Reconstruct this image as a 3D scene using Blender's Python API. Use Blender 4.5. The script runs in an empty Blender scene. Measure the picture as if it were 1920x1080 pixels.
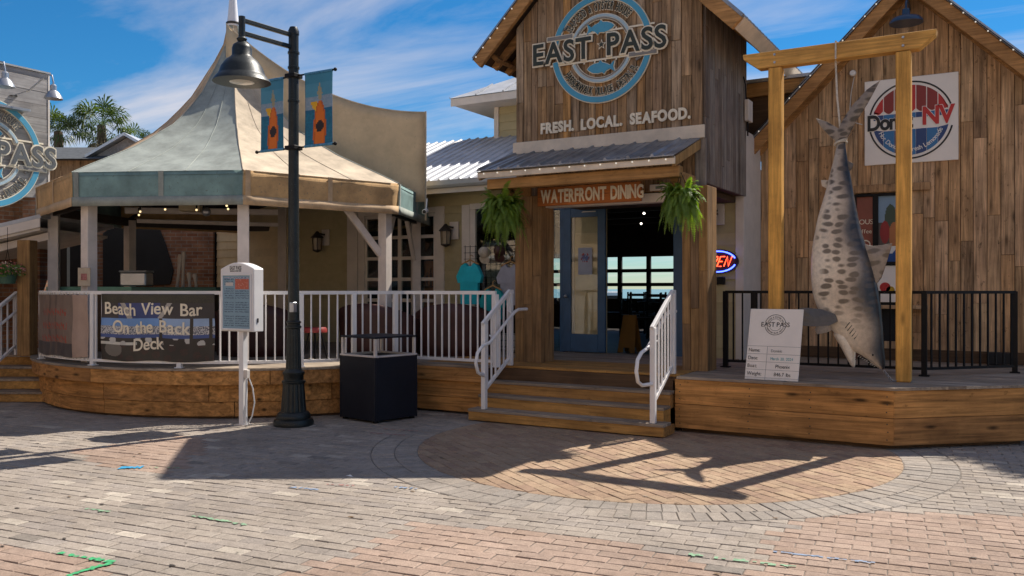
import bpy, bmesh, math, random
from mathutils import Vector, Matrix
R = math.radians
random.seed(7)
SC = bpy.context.scene
COL = SC.collection

# ---------------------------------------------------------------- camera, sky, sun, exposure
# axes: X runs along the restaurant front (to the right), Y goes into the building, Z up
cam_d = bpy.data.cameras.new('camera'); cam = bpy.data.objects.new('camera', cam_d); COL.objects.link(cam)
cam.location = (5.985, -10.39, 1.65); cam.rotation_euler = (R(90), 0, R(30.3))
cam_d.sensor_width = 36; cam_d.lens = 36*1615/1920; cam_d.clip_start = .05; cam_d.clip_end = 3000
SC.camera = cam
SUN_ELEV, SUN_AZ = R(50.6), math.atan2(.253, .78)      # azimuth clockwise from +Y
world = bpy.data.worlds.new('World'); SC.world = world; world.use_nodes = True
wn, wl = world.node_tree.nodes, world.node_tree.links
wn.clear()
w_out = wn.new('ShaderNodeOutputWorld'); w_bg = wn.new('ShaderNodeBackground'); w_bg.inputs[1].default_value = .055
sky = wn.new('ShaderNodeTexSky'); sky.sky_type = 'NISHITA'; sky.sun_disc = False
sky.sun_elevation = SUN_ELEV; sky.sun_rotation = SUN_AZ; sky.air_density = 1.0; sky.dust_density = 0.0; sky.ozone_density = 4.0
hsv = wn.new('ShaderNodeHueSaturation'); hsv.inputs['Saturation'].default_value = 1.22; hsv.inputs['Hue'].default_value = .49
wl.new(sky.outputs[0], hsv.inputs['Color'])
tc = wn.new('ShaderNodeTexCoord'); sep = wn.new('ShaderNodeSeparateXYZ'); wl.new(tc.outputs['Generated'], sep.inputs[0])
def wmath(op, a, b=None, c=None):
    n = wn.new('ShaderNodeMath'); n.operation = op
    for i, q in enumerate((a, b, c)):
        if q is None: continue
        if hasattr(q, 'links'): wl.new(q, n.inputs[i])
        else: n.inputs[i].default_value = q
    return n.outputs[0]
zz = wmath('ADD', wmath('MAXIMUM', sep.outputs[2], 0.0), .10)
cu = wmath('DIVIDE', sep.outputs[0], zz); cv = wmath('DIVIDE', sep.outputs[1], zz)
comb = wn.new('ShaderNodeCombineXYZ'); wl.new(cu, comb.inputs[0]); wl.new(cv, comb.inputs[1])
mp = wn.new('ShaderNodeMapping'); mp.inputs['Rotation'].default_value = (0, 0, R(2)); mp.inputs['Scale'].default_value = (.42, 1.55, 1); mp.inputs['Location'].default_value = (8.42, 3.36, 0)
wl.new(comb.outputs[0], mp.inputs[0])
nz = wn.new('ShaderNodeTexNoise'); nz.inputs['Scale'].default_value = 1.0; nz.inputs['Detail'].default_value = 9; nz.inputs['Roughness'].default_value = .58; nz.inputs['Distortion'].default_value = .55
wl.new(mp.outputs[0], nz.inputs['Vector'])
cr = wn.new('ShaderNodeValToRGB'); cr.color_ramp.elements[0].position = .455; cr.color_ramp.elements[1].position = .78
wl.new(nz.outputs[0], cr.inputs[0])
wmix = wn.new('ShaderNodeMixRGB'); wmix.inputs[2].default_value = (11.2, 10.3, 10.2, 1)
wl.new(wmath('MULTIPLY', cr.outputs[0], .80), wmix.inputs[0]); 
tint = wn.new('ShaderNodeMixRGB'); tint.blend_type = 'MULTIPLY'; tint.inputs[2].default_value = (.50, 1.07, 1.38, 1)
tf = wn.new('ShaderNodeMapRange'); tf.inputs[1].default_value = .0; tf.inputs[2].default_value = .16; tf.inputs[3].default_value = .35; wl.new(sep.outputs[2], tf.inputs[0]); wl.new(tf.outputs[0], tint.inputs[0])
wl.new(hsv.outputs[0], tint.inputs[1]); wl.new(tint.outputs[0], wmix.inputs[1])
wl.new(wmix.outputs[0], w_bg.inputs[0]); wl.new(w_bg.outputs[0], w_out.inputs[0])
sun_d = bpy.data.lights.new('sun', 'SUN'); sun_d.energy = 5.0; sun_d.angle = R(.5); sun_d.color = (1, .93, .83)
sun = bpy.data.objects.new('sun', sun_d); COL.objects.link(sun)
sun.rotation_euler = Vector((-.253, -.78, -1.0)).to_track_quat('-Z', 'Y').to_euler(); sun.location = (0, 0, 30)
SC.view_settings.view_transform = 'Standard'; SC.view_settings.look = 'None'
SC.view_settings.exposure = .52; SC.view_settings.gamma = 1; SC.view_settings.use_curve_mapping = False
SC.render.engine = 'CYCLES'
SC.cycles.max_bounces = 8; SC.cycles.diffuse_bounces = 4; SC.cycles.transparent_max_bounces = 12

# ---------------------------------------------------------------- materials
MATS = {}
def new_mat(name):
    m = bpy.data.materials.new(name); m.use_nodes = True; MATS[name] = m
    nt = m.node_tree; b = nt.nodes['Principled BSDF']
    return m, nt.nodes, nt.links, b
def c4(c): return (c[0], c[1], c[2], 1)
def ramp(nodes, els, interp='LINEAR'):
    n = nodes.new('ShaderNodeValToRGB'); n.color_ramp.interpolation = interp
    e = n.color_ramp.elements
    e[0].position, e[0].color = els[0][0], c4(els[0][1]); e[1].position, e[1].color = els[-1][0], c4(els[-1][1])
    for p, c in els[1:-1]: q = e.new(p); q.color = c4(c)
    return n
def coords(nodes, links, scale, rnd=True):
    t = nodes.new('ShaderNodeTexCoord'); mp = nodes.new('ShaderNodeMapping'); mp.inputs['Scale'].default_value = scale
    if rnd:
        oi = nodes.new('ShaderNodeObjectInfo'); mu = nodes.new('ShaderNodeVectorMath'); mu.operation = 'ADD'
        sc = nodes.new('ShaderNodeMath'); sc.operation = 'MULTIPLY'; sc.inputs[1].default_value = 37
        links.new(oi.outputs['Random'], sc.inputs[0]); links.new(t.outputs['Object'], mu.inputs[0]); links.new(sc.outputs[0], mu.inputs[1])
        links.new(mu.outputs[0], mp.inputs[0])
    else: links.new(t.outputs['Object'], mp.inputs[0])
    return mp
def mixc(nodes, links, mode, a, b, fac=1.0):
    n = nodes.new('ShaderNodeMixRGB'); n.blend_type = mode
    if hasattr(fac, 'links'): links.new(fac, n.inputs[0])
    else: n.inputs[0].default_value = fac
    for i, q in ((1, a), (2, b)):
        if hasattr(q, 'links'): links.new(q, n.inputs[i])
        else: n.inputs[i].default_value = c4(q)
    return n.outputs[0]
def noise(nodes, links, vec, scale, detail=5, rough=.6, dist=0):
    n = nodes.new('ShaderNodeTexNoise'); n.inputs['Scale'].default_value = scale; n.inputs['Detail'].default_value = detail
    n.inputs['Roughness'].default_value = rough; n.inputs['Distortion'].default_value = dist
    links.new(vec, n.inputs['Vector']); return n.outputs[0]
def bump(nodes, links, b, h, strength, dist=.01):
    n = nodes.new('ShaderNodeBump'); n.inputs['Strength'].default_value = strength; n.inputs['Distance'].default_value = dist
    links.new(h, n.inputs['Height']); links.new(n.outputs[0], b.inputs['Normal'])
def paint(name, col, rough=.5, metal=0, mott=.12, mscale=3.0, wear=None, wearth=.66, bmp=.15, rand=.0, spec=.5):
    """plain painted / plain material with soft mottling, optional worn spots of another colour"""
    m, N, L, b = new_mat(name)
    mp = coords(N, L, (1, 1, 1)); n1 = noise(N, L, mp.outputs[0], mscale, 6, .65)
    lo = tuple(x*(1-mott*1.6) for x in col); hi = tuple(min(1, x*(1+mott)) for x in col)
    rp = ramp(N, [(.3, lo), (.7, hi)]); L.new(n1, rp.inputs[0]); out = rp.outputs[0]
    n2 = noise(N, L, mp.outputs[0], mscale*11, 4, .7)
    if wear:
        r2 = ramp(N, [(wearth, (0, 0, 0)), (wearth+.05, (1, 1, 1))]); L.new(n2, r2.inputs[0]); out = mixc(N, L, 'MIX', out, wear, r2.outputs[0])
    if rand:
        oi = N.new('ShaderNodeObjectInfo'); r3 = ramp(N, [(0, (1-rand,)*3), (1, (1+rand,)*3)]); L.new(oi.outputs['Random'], r3.inputs[0])
        out = mixc(N, L, 'MULTIPLY', out, r3.outputs[0])
    L.new(out, b.inputs['Base Color']); b.inputs['Roughness'].default_value = rough; b.inputs['Metallic'].default_value = metal
    b.inputs['Specular IOR Level'].default_value = spec
    if bmp: bump(N, L, b, n2, bmp, .004)
    return m
def wood(name, palette, axis='z', rough=.8, grain=.55, gscale=1.0, spots=.0, bmp=.5, spec=.25, knots=.0):
    """planks: every object takes its own tone of the palette; grain runs along one axis"""
    m, N, L, b = new_mat(name)
    st = {'x': (1.3, 26, 26), 'y': (26, 1.3, 26), 'z': (26, 26, 1.3)}[axis]; st = tuple(q*gscale for q in st)
    mp = coords(N, L, st); g = noise(N, L, mp.outputs[0], 1.0, 8, .62, .6)
    mp2 = coords(N, L, (2.2, 2.2, 2.2)); blot = noise(N, L, mp2.outputs[0], 1.0, 5, .6)
    oi = N.new('ShaderNodeObjectInfo')
    pr = ramp(N, [(i/max(1, len(palette)-1), c) for i, c in enumerate(palette)]); L.new(oi.outputs['Random'], pr.inputs[0])
    gr = ramp(N, [(.28, (1-grain,)*3), (.5, (1-.25*grain,)*3), (.72, (1+grain*.55,)*3)]); L.new(g, gr.inputs[0])
    out = mixc(N, L, 'MULTIPLY', pr.outputs[0], gr.outputs[0])
    br = ramp(N, [(.3, (.72, .70, .70)), (.65, (1.12, 1.12, 1.1))]); L.new(blot, br.inputs[0]); out = mixc(N, L, 'MULTIPLY', out, br.outputs[0])
    if spots:
        mp3 = coords(N, L, (1, 1, .6) if axis == 'z' else (.6, 1, 1)); sn = noise(N, L, mp3.outputs[0], 16, 4, .75)
        sr = ramp(N, [(.60, (1, 1, 1)), (.72, (1-spots,)*3)]); L.new(sn, sr.inputs[0]); out = mixc(N, L, 'MULTIPLY', out, sr.outputs[0])
    if knots:
        ks = {'x': (1.6, 5.5, 5.5), 'y': (5.5, 1.6, 5.5), 'z': (5.5, 5.5, 1.6)}[axis]
        mp4 = coords(N, L, ks); vo = N.new('ShaderNodeTexVoronoi'); vo.inputs['Scale'].default_value = 1.0; L.new(mp4.outputs[0], vo.inputs['Vector'])
        kr = ramp(N, [(.05, (1-knots, 1-knots, 1-knots)), (.16, (1, 1, 1))]); L.new(vo.outputs['Distance'], kr.inputs[0]); out = mixc(N, L, 'MULTIPLY', out, kr.outputs[0])
    L.new(out, b.inputs['Base Color']); b.inputs['Roughness'].default_value = rough; b.inputs['Specular IOR Level'].default_value = spec
    bump(N, L, b, g, bmp, .004)
    return m
def attr_mat(name, rough=.6, attr='Col', mott=.1, mscale=6, bmp=0, spec=.4):
    m, N, L, b = new_mat(name)
    a = N.new('ShaderNodeAttribute'); a.attribute_name = attr
    mp = coords(N, L, (1, 1, 1)); n1 = noise(N, L, mp.outputs[0], mscale, 6, .65)
    rp = ramp(N, [(.3, (1-mott*1.5,)*3), (.7, (1+mott,)*3)]); L.new(n1, rp.inputs[0])
    L.new(mixc(N, L, 'MULTIPLY', a.outputs['Color'], rp.outputs[0]), b.inputs['Base Color'])
    b.inputs['Roughness'].default_value = rough; b.inputs['Specular IOR Level'].default_value = spec
    if bmp: bump(N, L, b, n1, bmp, .004)
    return m
def paver_mat(name, use_obj):
    m, N, L, b = new_mat(name)
    if use_obj: a = N.new('ShaderNodeObjectInfo').outputs['Color']
    else:
        q = N.new('ShaderNodeAttribute'); q.attribute_name = 'Col'; a = q.outputs['Color']
    g = N.new('ShaderNodeNewGeometry')
    n1 = noise(N, L, g.outputs['Position'], 90, 4, .8); n2 = noise(N, L, g.outputs['Position'], 1.1, 5, .6); n3 = noise(N, L, g.outputs['Position'], 14, 5, .7)
    r1 = ramp(N, [(.3, (.66,)*3), (.5, (1,)*3), (.72, (1.32,)*3)]); L.new(n1, r1.inputs[0])
    r2 = ramp(N, [(.3, (.80, .79, .78)), (.68, (1.1,)*3)]); L.new(n2, r2.inputs[0])
    r3 = ramp(N, [(.33, (.80,)*3), (.6, (1.05,)*3)]); L.new(n3, r3.inputs[0])
    o = mixc(N, L, 'MULTIPLY', mixc(N, L, 'MULTIPLY', mixc(N, L, 'MULTIPLY', a, r1.outputs[0]), r2.outputs[0]), r3.outputs[0])
    L.new(o, b.inputs['Base Color']); b.inputs['Roughness'].default_value = .9; b.inputs['Specular IOR Level'].default_value = .2
    bump(N, L, b, n1, .6, .004)
    return m
def glow(name, col, strength, base=(.02, .02, .02)):
    m, N, L, b = new_mat(name); b.inputs['Base Color'].default_value = c4(base)
    b.inputs['Emission Color'].default_value = c4(col); b.inputs['Emission Strength'].default_value = strength; return m
def glass(name, tint=(.9, .95, .95), alpha=.12, rough=.02):
    """thin architectural pane: mostly see-through with a mirror-like sheen"""
    m, N, L, b = new_mat(name); N.remove(b)
    t = N.new('ShaderNodeBsdfTransparent'); t.inputs[0].default_value = c4(tint)
    g = N.new('ShaderNodeBsdfGlossy'); g.inputs['Roughness'].default_value = rough
    fr = N.new('ShaderNodeFresnel'); fr.inputs[0].default_value = 1.45
    ad = N.new('ShaderNodeMath'); ad.inputs[1].default_value = alpha; L.new(fr.outputs[0], ad.inputs[0])
    mx = N.new('ShaderNodeMixShader'); L.new(ad.outputs[0], mx.inputs[0]); L.new(t.outputs[0], mx.inputs[1]); L.new(g.outputs[0], mx.inputs[2])
    L.new(mx.outputs[0], N['Material Output'].inputs[0]); return m

wood('barn_wood', [(0.43, 0.26, 0.13), (0.28, 0.175, 0.095), (0.5, 0.32, 0.18), (0.37, 0.24, 0.145), (0.58, 0.31, 0.115), (0.32, 0.205, 0.115), (0.48, 0.35, 0.235), (0.41, 0.27, 0.155), (0.26, 0.165, 0.095), (0.53, 0.335, 0.175)], 'z', grain=.8, spots=.5, knots=.6)
wood('grey_barn_wood', [(0.260, 0.220, 0.184), (0.351, 0.305, 0.265), (0.208, 0.159, 0.127), (0.312, 0.268, 0.241), (0.286, 0.207, 0.149)], 'z', grain=.6, spots=.25)
wood('stall_wood', [(0.58, 0.355, 0.185), (0.63, 0.36, 0.175), (0.45, 0.29, 0.155), (0.7, 0.45, 0.265), (0.53, 0.315, 0.155), (0.63, 0.42, 0.24), (0.4, 0.25, 0.14)], 'z', grain=.72, spots=.72, knots=.6)
wood('post_wood', [(0.36, 0.205, 0.085), (0.27, 0.16, 0.075), (0.44, 0.25, 0.095), (0.24, 0.15, 0.085), (0.4, 0.22, 0.08)], 'z', grain=.55, spots=.35)
wood('beam_wood', [(0.480, 0.259, 0.095), (0.432, 0.231, 0.090)], 'x', grain=.45, spots=.3, knots=.5)
wood('rake_wood', [(0.532, 0.275, 0.100), (0.462, 0.237, 0.090)], 'x', grain=.5, spots=.25)
wood('gallows_wood_z', [(0.84, 0.43, 0.095), (0.78, 0.405, 0.095)], 'z', grain=.45, knots=.6, rough=.7, spots=.2)
wood('gallows_wood_x', [(0.78, 0.41, 0.105), (0.78, 0.41, 0.105)], 'x', grain=.45, knots=.6, rough=.7, spots=.2)
wood('deck_face', [(0.53, 0.255, 0.08), (0.6, 0.295, 0.095), (0.43, 0.21, 0.075), (0.56, 0.265, 0.08)], 'x', grain=.68, spots=.45, knots=.8, gscale=.8)
wood('step_wood', [(0.48, 0.245, 0.072), (0.54, 0.285, 0.085), (0.42, 0.215, 0.07)], 'x', grain=.5, spots=.4, knots=.6)
wood('deck_top', [(0.345, 0.278, 0.214), (0.391, 0.315, 0.247), (0.299, 0.231, 0.171), (0.356, 0.273, 0.199)], 'x', grain=.5, spots=.3)
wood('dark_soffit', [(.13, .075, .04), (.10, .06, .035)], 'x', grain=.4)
wood('sign_wood', [(0.532, 0.180, 0.045), (0.476, 0.156, 0.040)], 'x', grain=.45, rough=.55)
wood('grey_board', [(.36, .34, .33), (.41, .385, .37), (.31, .29, .275), (.44, .42, .40)], 'y', grain=.35, spots=.35)
paint('siding', (0.46, 0.385, 0.215), .7, mott=.08, mscale=4, rand=.05, bmp=.1)
paint('siding_pale', (0.7, 0.57, 0.35), .7, mott=.08, mscale=4, rand=.04, bmp=.1)
paint('trim', (0.72, 0.64, 0.56), .6, mott=.08, bmp=.1, wear=(.35, .28, .22), wearth=.74)
paint('post_paint', (0.72, 0.63, 0.56), .6, mott=.12, wear=(.32, .26, .22), wearth=.70)
paint('white_rail', (.80, .77, .75), .42, mott=.05, wear=(.5, .42, .36), wearth=.76, bmp=.05)
paint('fascia_white', (0.74, 0.62, 0.48), .7, mott=.14, wear=(.30, .22, .15), wearth=.68)
paint('black_metal', (.012, .011, .011), .6, mott=.2, spec=.2)
paint('lamp_iron', (0.013, 0.017, 0.017), .42, metal=.2, mott=.35, mscale=7, wear=(.09, .105, .10), wearth=.62, bmp=.35)
paint('navy_bin', (0.011, 0.0125, 0.02), .55, spec=.22, mott=.12, wear=(.07, .07, .08), wearth=.78, bmp=.05)
paint('bin_trim', (.60, .54, .50), .5, mott=.15)
paint('zinc', (.62, .63, .64), .38, metal=.75, mott=.12, mscale=2)
paint('roof_metal', (.50, .51, .53), .62, metal=.3, mott=.16, mscale=2.5, rand=.06, wear=(.30, .30, .31), wearth=.72)
paint('awning_metal', (.30, .31, .33), .45, metal=.6, mott=.25, mscale=3, rand=.08)
paint('gutter', (.40, .39, .37), .5, metal=.3, mott=.1)
paint('canvas_tan', (0.6, 0.42, 0.25), .85, mott=.24, mscale=2.6, wear=(.44, .35, .25), wearth=.61, bmp=.2)
paint('canvas_teal', (0.31, 0.335, 0.3), .85, mott=.24, mscale=2.6, wear=(.24, .29, .27), wearth=.61, bmp=.2)
paint('canvas_cream', (0.53, 0.43, 0.31), .85, mott=.24, mscale=2.6, wear=(.52, .44, .34), wearth=.61, bmp=.2)
paint('valance_tan', (0.6, 0.375, 0.17), .85, mott=.24, mscale=2.6, wear=(.30, .22, .13), wearth=.61, bmp=.2)
paint('valance_teal', (.19, .30, .29), .85, mott=.24, mscale=2.6, wear=(.15, .2, .19), wearth=.61, bmp=.2)
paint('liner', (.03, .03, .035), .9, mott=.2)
paint('cone_white', (.78, .76, .78), .5, mott=.04)
paint('blue_door', (0.035, 0.1, 0.2), .45, mott=.15, wear=(.30, .34, .36), wearth=.74)
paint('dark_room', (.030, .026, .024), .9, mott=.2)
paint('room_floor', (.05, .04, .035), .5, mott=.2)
paint('black_cloth', (0.007, 0.008, 0.009), .7, mott=.3)
paint('sign_white', (0.8, 0.73, 0.66), .55, mott=.04)
paint('letter_cream', (0.84, 0.74, 0.57), .65, mott=.08, mscale=9)
paint('letter_white', (.85, .82, .76), .6, mott=.05)
paint('letter_dark', (.030, .038, .028), .6, mott=.15)
paint('letter_grey', (.10, .105, .11), .6, mott=.1)
paint('logo_blue', (.07, .33, .50), .55, mott=.06)
paint('logo_pale', (.42, .54, .60), .55, mott=.06)
paint('logo_grey', (.24, .22, .20), .6, mott=.1)
paint('print_black', (.02, .02, .02), .6, mott=.0, bmp=0)
paint('print_grey', (.20, .20, .20), .6, mott=.0, bmp=0)
paint('print_teal', (.10, .36, .40), .6, mott=.0, bmp=0)
paint('print_red', (.55, .025, .02), .5, mott=.05, bmp=0)
paint('print_maroon', (.26, .025, .02), .5, mott=.05, bmp=0)
paint('print_blue', (.03, .17, .38), .5, mott=.05, bmp=0)
paint('print_navy', (.02, .06, .19), .5, mott=.05, bmp=0)
paint('panel_white', (0.86, 0.8, 0.73), .5, mott=.03, bmp=.03)
paint('rope', (.62, .55, .45), .9, mott=.2, mscale=30)
paint('lens_glass', (.85, .82, .72), .25, mott=.05)
paint('navy_enamel', (.02, .05, .10), .3, mott=.1)
paint('enamel_white', (.85, .83, .80), .4, mott=.04)
paint('bronze', (.06, .048, .04), .5, metal=.5, mott=.2)
paint('amber_glass', (.30, .24, .16), .15, mott=.1)
paint('galv', (.42, .43, .45), .35, metal=.8, mott=.1)
paint('turquoise_cloth', (0.02, 0.48, 0.6), .9, mott=.08, mscale=8)
paint('teal_cloth', (0.015, 0.34, 0.36), .9, mott=.08, mscale=8)
paint('grey_cloth', (0.36, 0.36, 0.42), .9, mott=.08, mscale=8)
paint('cap_pale', (.52, .46, .38), .9, mott=.2, mscale=20)
paint('hanger_wood', (.45, .25, .08), .6)
paint('green_counter', (.18, .36, .24), .6, mott=.12)
paint('basket_green', (.06, .13, .09), .7)
paint('oxblood', (0.06, 0.018, 0.014), .55, mott=.25)
paint('orange_panel', (.60, .21, .06), .6, mott=.1)
paint('bottle', (.02, .02, .018), .2)
paint('roof_shingle', (.075, .08, .085), .9, mott=.25, mscale=9)
paint('plain_grey_wall', (.30, .29, .27), .8, mott=.2)
paint('conduit', (.70, .68, .64), .5)
paint('yellow_plastic', (0.22, 0.11, 0.015), .5)
paint('tyre_black', (.02, .02, .02), .8)
paint('shark_teeth', (.85, .82, .74), .4)
paint('eye_black', (.01, .01, .01), .1)
paint('bark', (.16, .115, .075), .95, mott=.35, mscale=14, bmp=.8)
paint('poster_red', (.24, .055, .035), .4, mott=.15)
paint('chain', (.45, .45, .46), .35, metal=.8)
paint('sand_joint', (0.17, 0.145, 0.12), .95, mott=.3, mscale=5)
paint('bay_water', (.05, .12, .15), .15, mott=.2, mscale=.2)
paint('sail_tan', (.64, .48, .29), .85, mott=.14, mscale=2.2, wear=(.5, .38, .24), wearth=.64)
paint('stucco', (.74, .55, .38), .9, mott=.12)  # facing of the unseen row added to bounce warm sunlight
paint('interior_light_wall', (.10, .085, .07), .9)
def leaf(name, a, b_, sub=.25):
    m, N, L, b = new_mat(name); mp = coords(N, L, (1, 1, 1), False); n1 = noise(N, L, mp.outputs[0], 9, 3, .6)
    rp = ramp(N, [(.3, a), (.7, b_)]); L.new(n1, rp.inputs[0]); L.new(rp.outputs[0], b.inputs['Base Color']); b.inputs['Roughness'].default_value = .5
    tr = N.new('ShaderNodeBsdfTranslucent'); L.new(mixc(N, L, 'MULTIPLY', rp.outputs[0], (1.3, 1.5, .5)), tr.inputs[0])
    mx = N.new('ShaderNodeMixShader'); mx.inputs[0].default_value = sub; L.new(b.outputs[0], mx.inputs[1]); L.new(tr.outputs[0], mx.inputs[2])
    L.new(mx.outputs[0], N['Material Output'].inputs[0])
leaf('fern_leaf', (.10, .17, .025), (.27, .38, .06), .45)
leaf('palm_leaf', (.035, .075, .018), (.12, .15, .04), .3)
leaf('palm_dead', (.20, .15, .08), (.30, .23, .13), .2)
leaf('flower_leaf', (.08, .16, .03), (.16, .25, .06), .3)
leaf('flower_pink', (.60, .08, .10), (.75, .45, .40), .2)
paver_mat('paver', False); paver_mat('paver_single', True)
attr_mat('print', .55, bmp=0, mott=.05); attr_mat('vinyl', .35, bmp=0, mott=.08)
glass('window_glass', (.82, .86, .86), .05); glass('door_glass', (.94, .95, .93), .0)
glow('bulb_warm', (1, .72, .35), 1.3); glow('bulb_white', (1, .93, .82), .35, (.7, .68, .62)); glow('neon_red', (1, .06, .02), 5); glow('neon_blue', (.05, .09, 1), 6)
glow('dish_light', (1, .75, .25), 1.6, (.6, .5, .3)); glow('ceiling_lamp', (1, .92, .8), 4)
def brick_mat(name, rz):
    m, N, L, b = new_mat(name); t = N.new('ShaderNodeTexCoord'); bt = N.new('ShaderNodeTexBrick')
    bt.inputs['Scale'].default_value = 1; bt.inputs['Brick Width'].default_value = .22; bt.inputs['Row Height'].default_value = .075; bt.inputs['Mortar Size'].default_value = .008
    bt.inputs['Color1'].default_value = (.22, .085, .045, 1); bt.inputs['Color2'].default_value = (.34, .17, .09, 1); bt.inputs['Mortar'].default_value = (.28, .23, .18, 1)
    mp = N.new('ShaderNodeMapping'); mp.inputs['Rotation'].default_value = (R(90) if not rz else 0, R(90) if rz else 0, rz); L.new(t.outputs['Object'], mp.inputs[0]); L.new(mp.outputs[0], bt.inputs['Vector'])
    n1 = noise(N, L, t.outputs['Object'], 2.5, 6, .7); rp = ramp(N, [(.3, (.5,)*3), (.7, (1.3,)*3)]); L.new(n1, rp.inputs[0])
    L.new(mixc(N, L, 'MULTIPLY', bt.outputs['Color'], rp.outputs[0]), b.inputs['Base Color']); b.inputs['Roughness'].default_value = .9
    bump(N, L, b, bt.outputs['Fac'], -.6, .01)
brick_mat('brick_wall', 0); brick_mat('brick_wall_side', R(90))
def shark_mat():
    m, N, L, b = new_mat('shark_skin'); t = N.new('ShaderNodeTexCoord')
    a = N.new('ShaderNodeAttribute'); a.attribute_name = 'back'
    mp = N.new('ShaderNodeMapping'); mp.inputs['Scale'].default_value = (6.4, .9, 13.0); L.new(t.outputs['Object'], mp.inputs[0])
    nw = N.new('ShaderNodeTexNoise'); nw.inputs['Scale'].default_value = 3; L.new(t.outputs['Object'], nw.inputs['Vector'])
    vm = N.new('ShaderNodeVectorMath'); vm.operation = 'MULTIPLY_ADD'; vm.inputs[1].default_value = (1.2, 1.2, 1.2); L.new(nw.outputs['Color'], vm.inputs[0]); L.new(mp.outputs[0], vm.inputs[2])
    vo = N.new('ShaderNodeTexVoronoi'); vo.inputs['Scale'].default_value = 1; vo.inputs['Randomness'].default_value = .55; L.new(vm.outputs[0], vo.inputs['Vector'])
    sp = ramp(N, [(.30, (1, 1, 1)), (.45, (0, 0, 0))]); L.new(vo.outputs['Distance'], sp.inputs[0])
    base = ramp(N, [(.0, (.90, .80, .67)), (.2, (.84, .72, .57)), (.5, (.66, .53, .40)), (.68, (.44, .345, .26)), (.83, (.12, .105, .095)), (.93, (.035, .037, .045)), (1, (.03, .032, .04))]); L.new(a.outputs['Fac'], base.inputs[0])
    msk = ramp(N, [(.10, (0, 0, 0)), (.22, (.9, .9, .9)), (.8, (.95, .95, .95)), (1, (.3, .3, .3))]); L.new(a.outputs['Fac'], msk.inputs[0])
    z = N.new('ShaderNodeSeparateXYZ'); L.new(t.outputs['Object'], z.inputs[0])
    zr = ramp(N, [(.0, (0, 0, 0)), (1, (1, 1, 1))]); zm = N.new('ShaderNodeMapRange'); zm.inputs[1].default_value = 1.15; zm.inputs[2].default_value = 1.5; L.new(z.outputs[2], zm.inputs[0])
    f1 = mixc(N, L, 'MULTIPLY', sp.outputs[0], msk.outputs[0]); f2 = mixc(N, L, 'MULTIPLY', f1, zm.outputs[0])
    out = mixc(N, L, 'MIX', base.outputs[0], (.14, .105, .075), f2)
    tm = N.new('ShaderNodeMapRange'); tm.inputs[1].default_value = 2.35; tm.inputs[2].default_value = 3.25; tm.inputs[3].default_value = 0; tm.inputs[4].default_value = .85; L.new(z.outputs[2], tm.inputs[0])
    out = mixc(N, L, 'MIX', out, mixc(N, L, 'MULTIPLY', out, (.40, .40, .42)), tm.outputs[0])
    n1 = noise(N, L, t.outputs['Object'], 22, 5, .7); rp = ramp(N, [(.3, (.78,)*3), (.7, (1.15,)*3)]); L.new(n1, rp.inputs[0])
    L.new(mixc(N, L, 'MULTIPLY', out, rp.outputs[0]), b.inputs['Base Color']); b.inputs['Roughness'].default_value = .38; b.inputs['Specular IOR Level'].default_value = .5
    bump(N, L, b, n1, .12, .01)
shark_mat()

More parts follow.
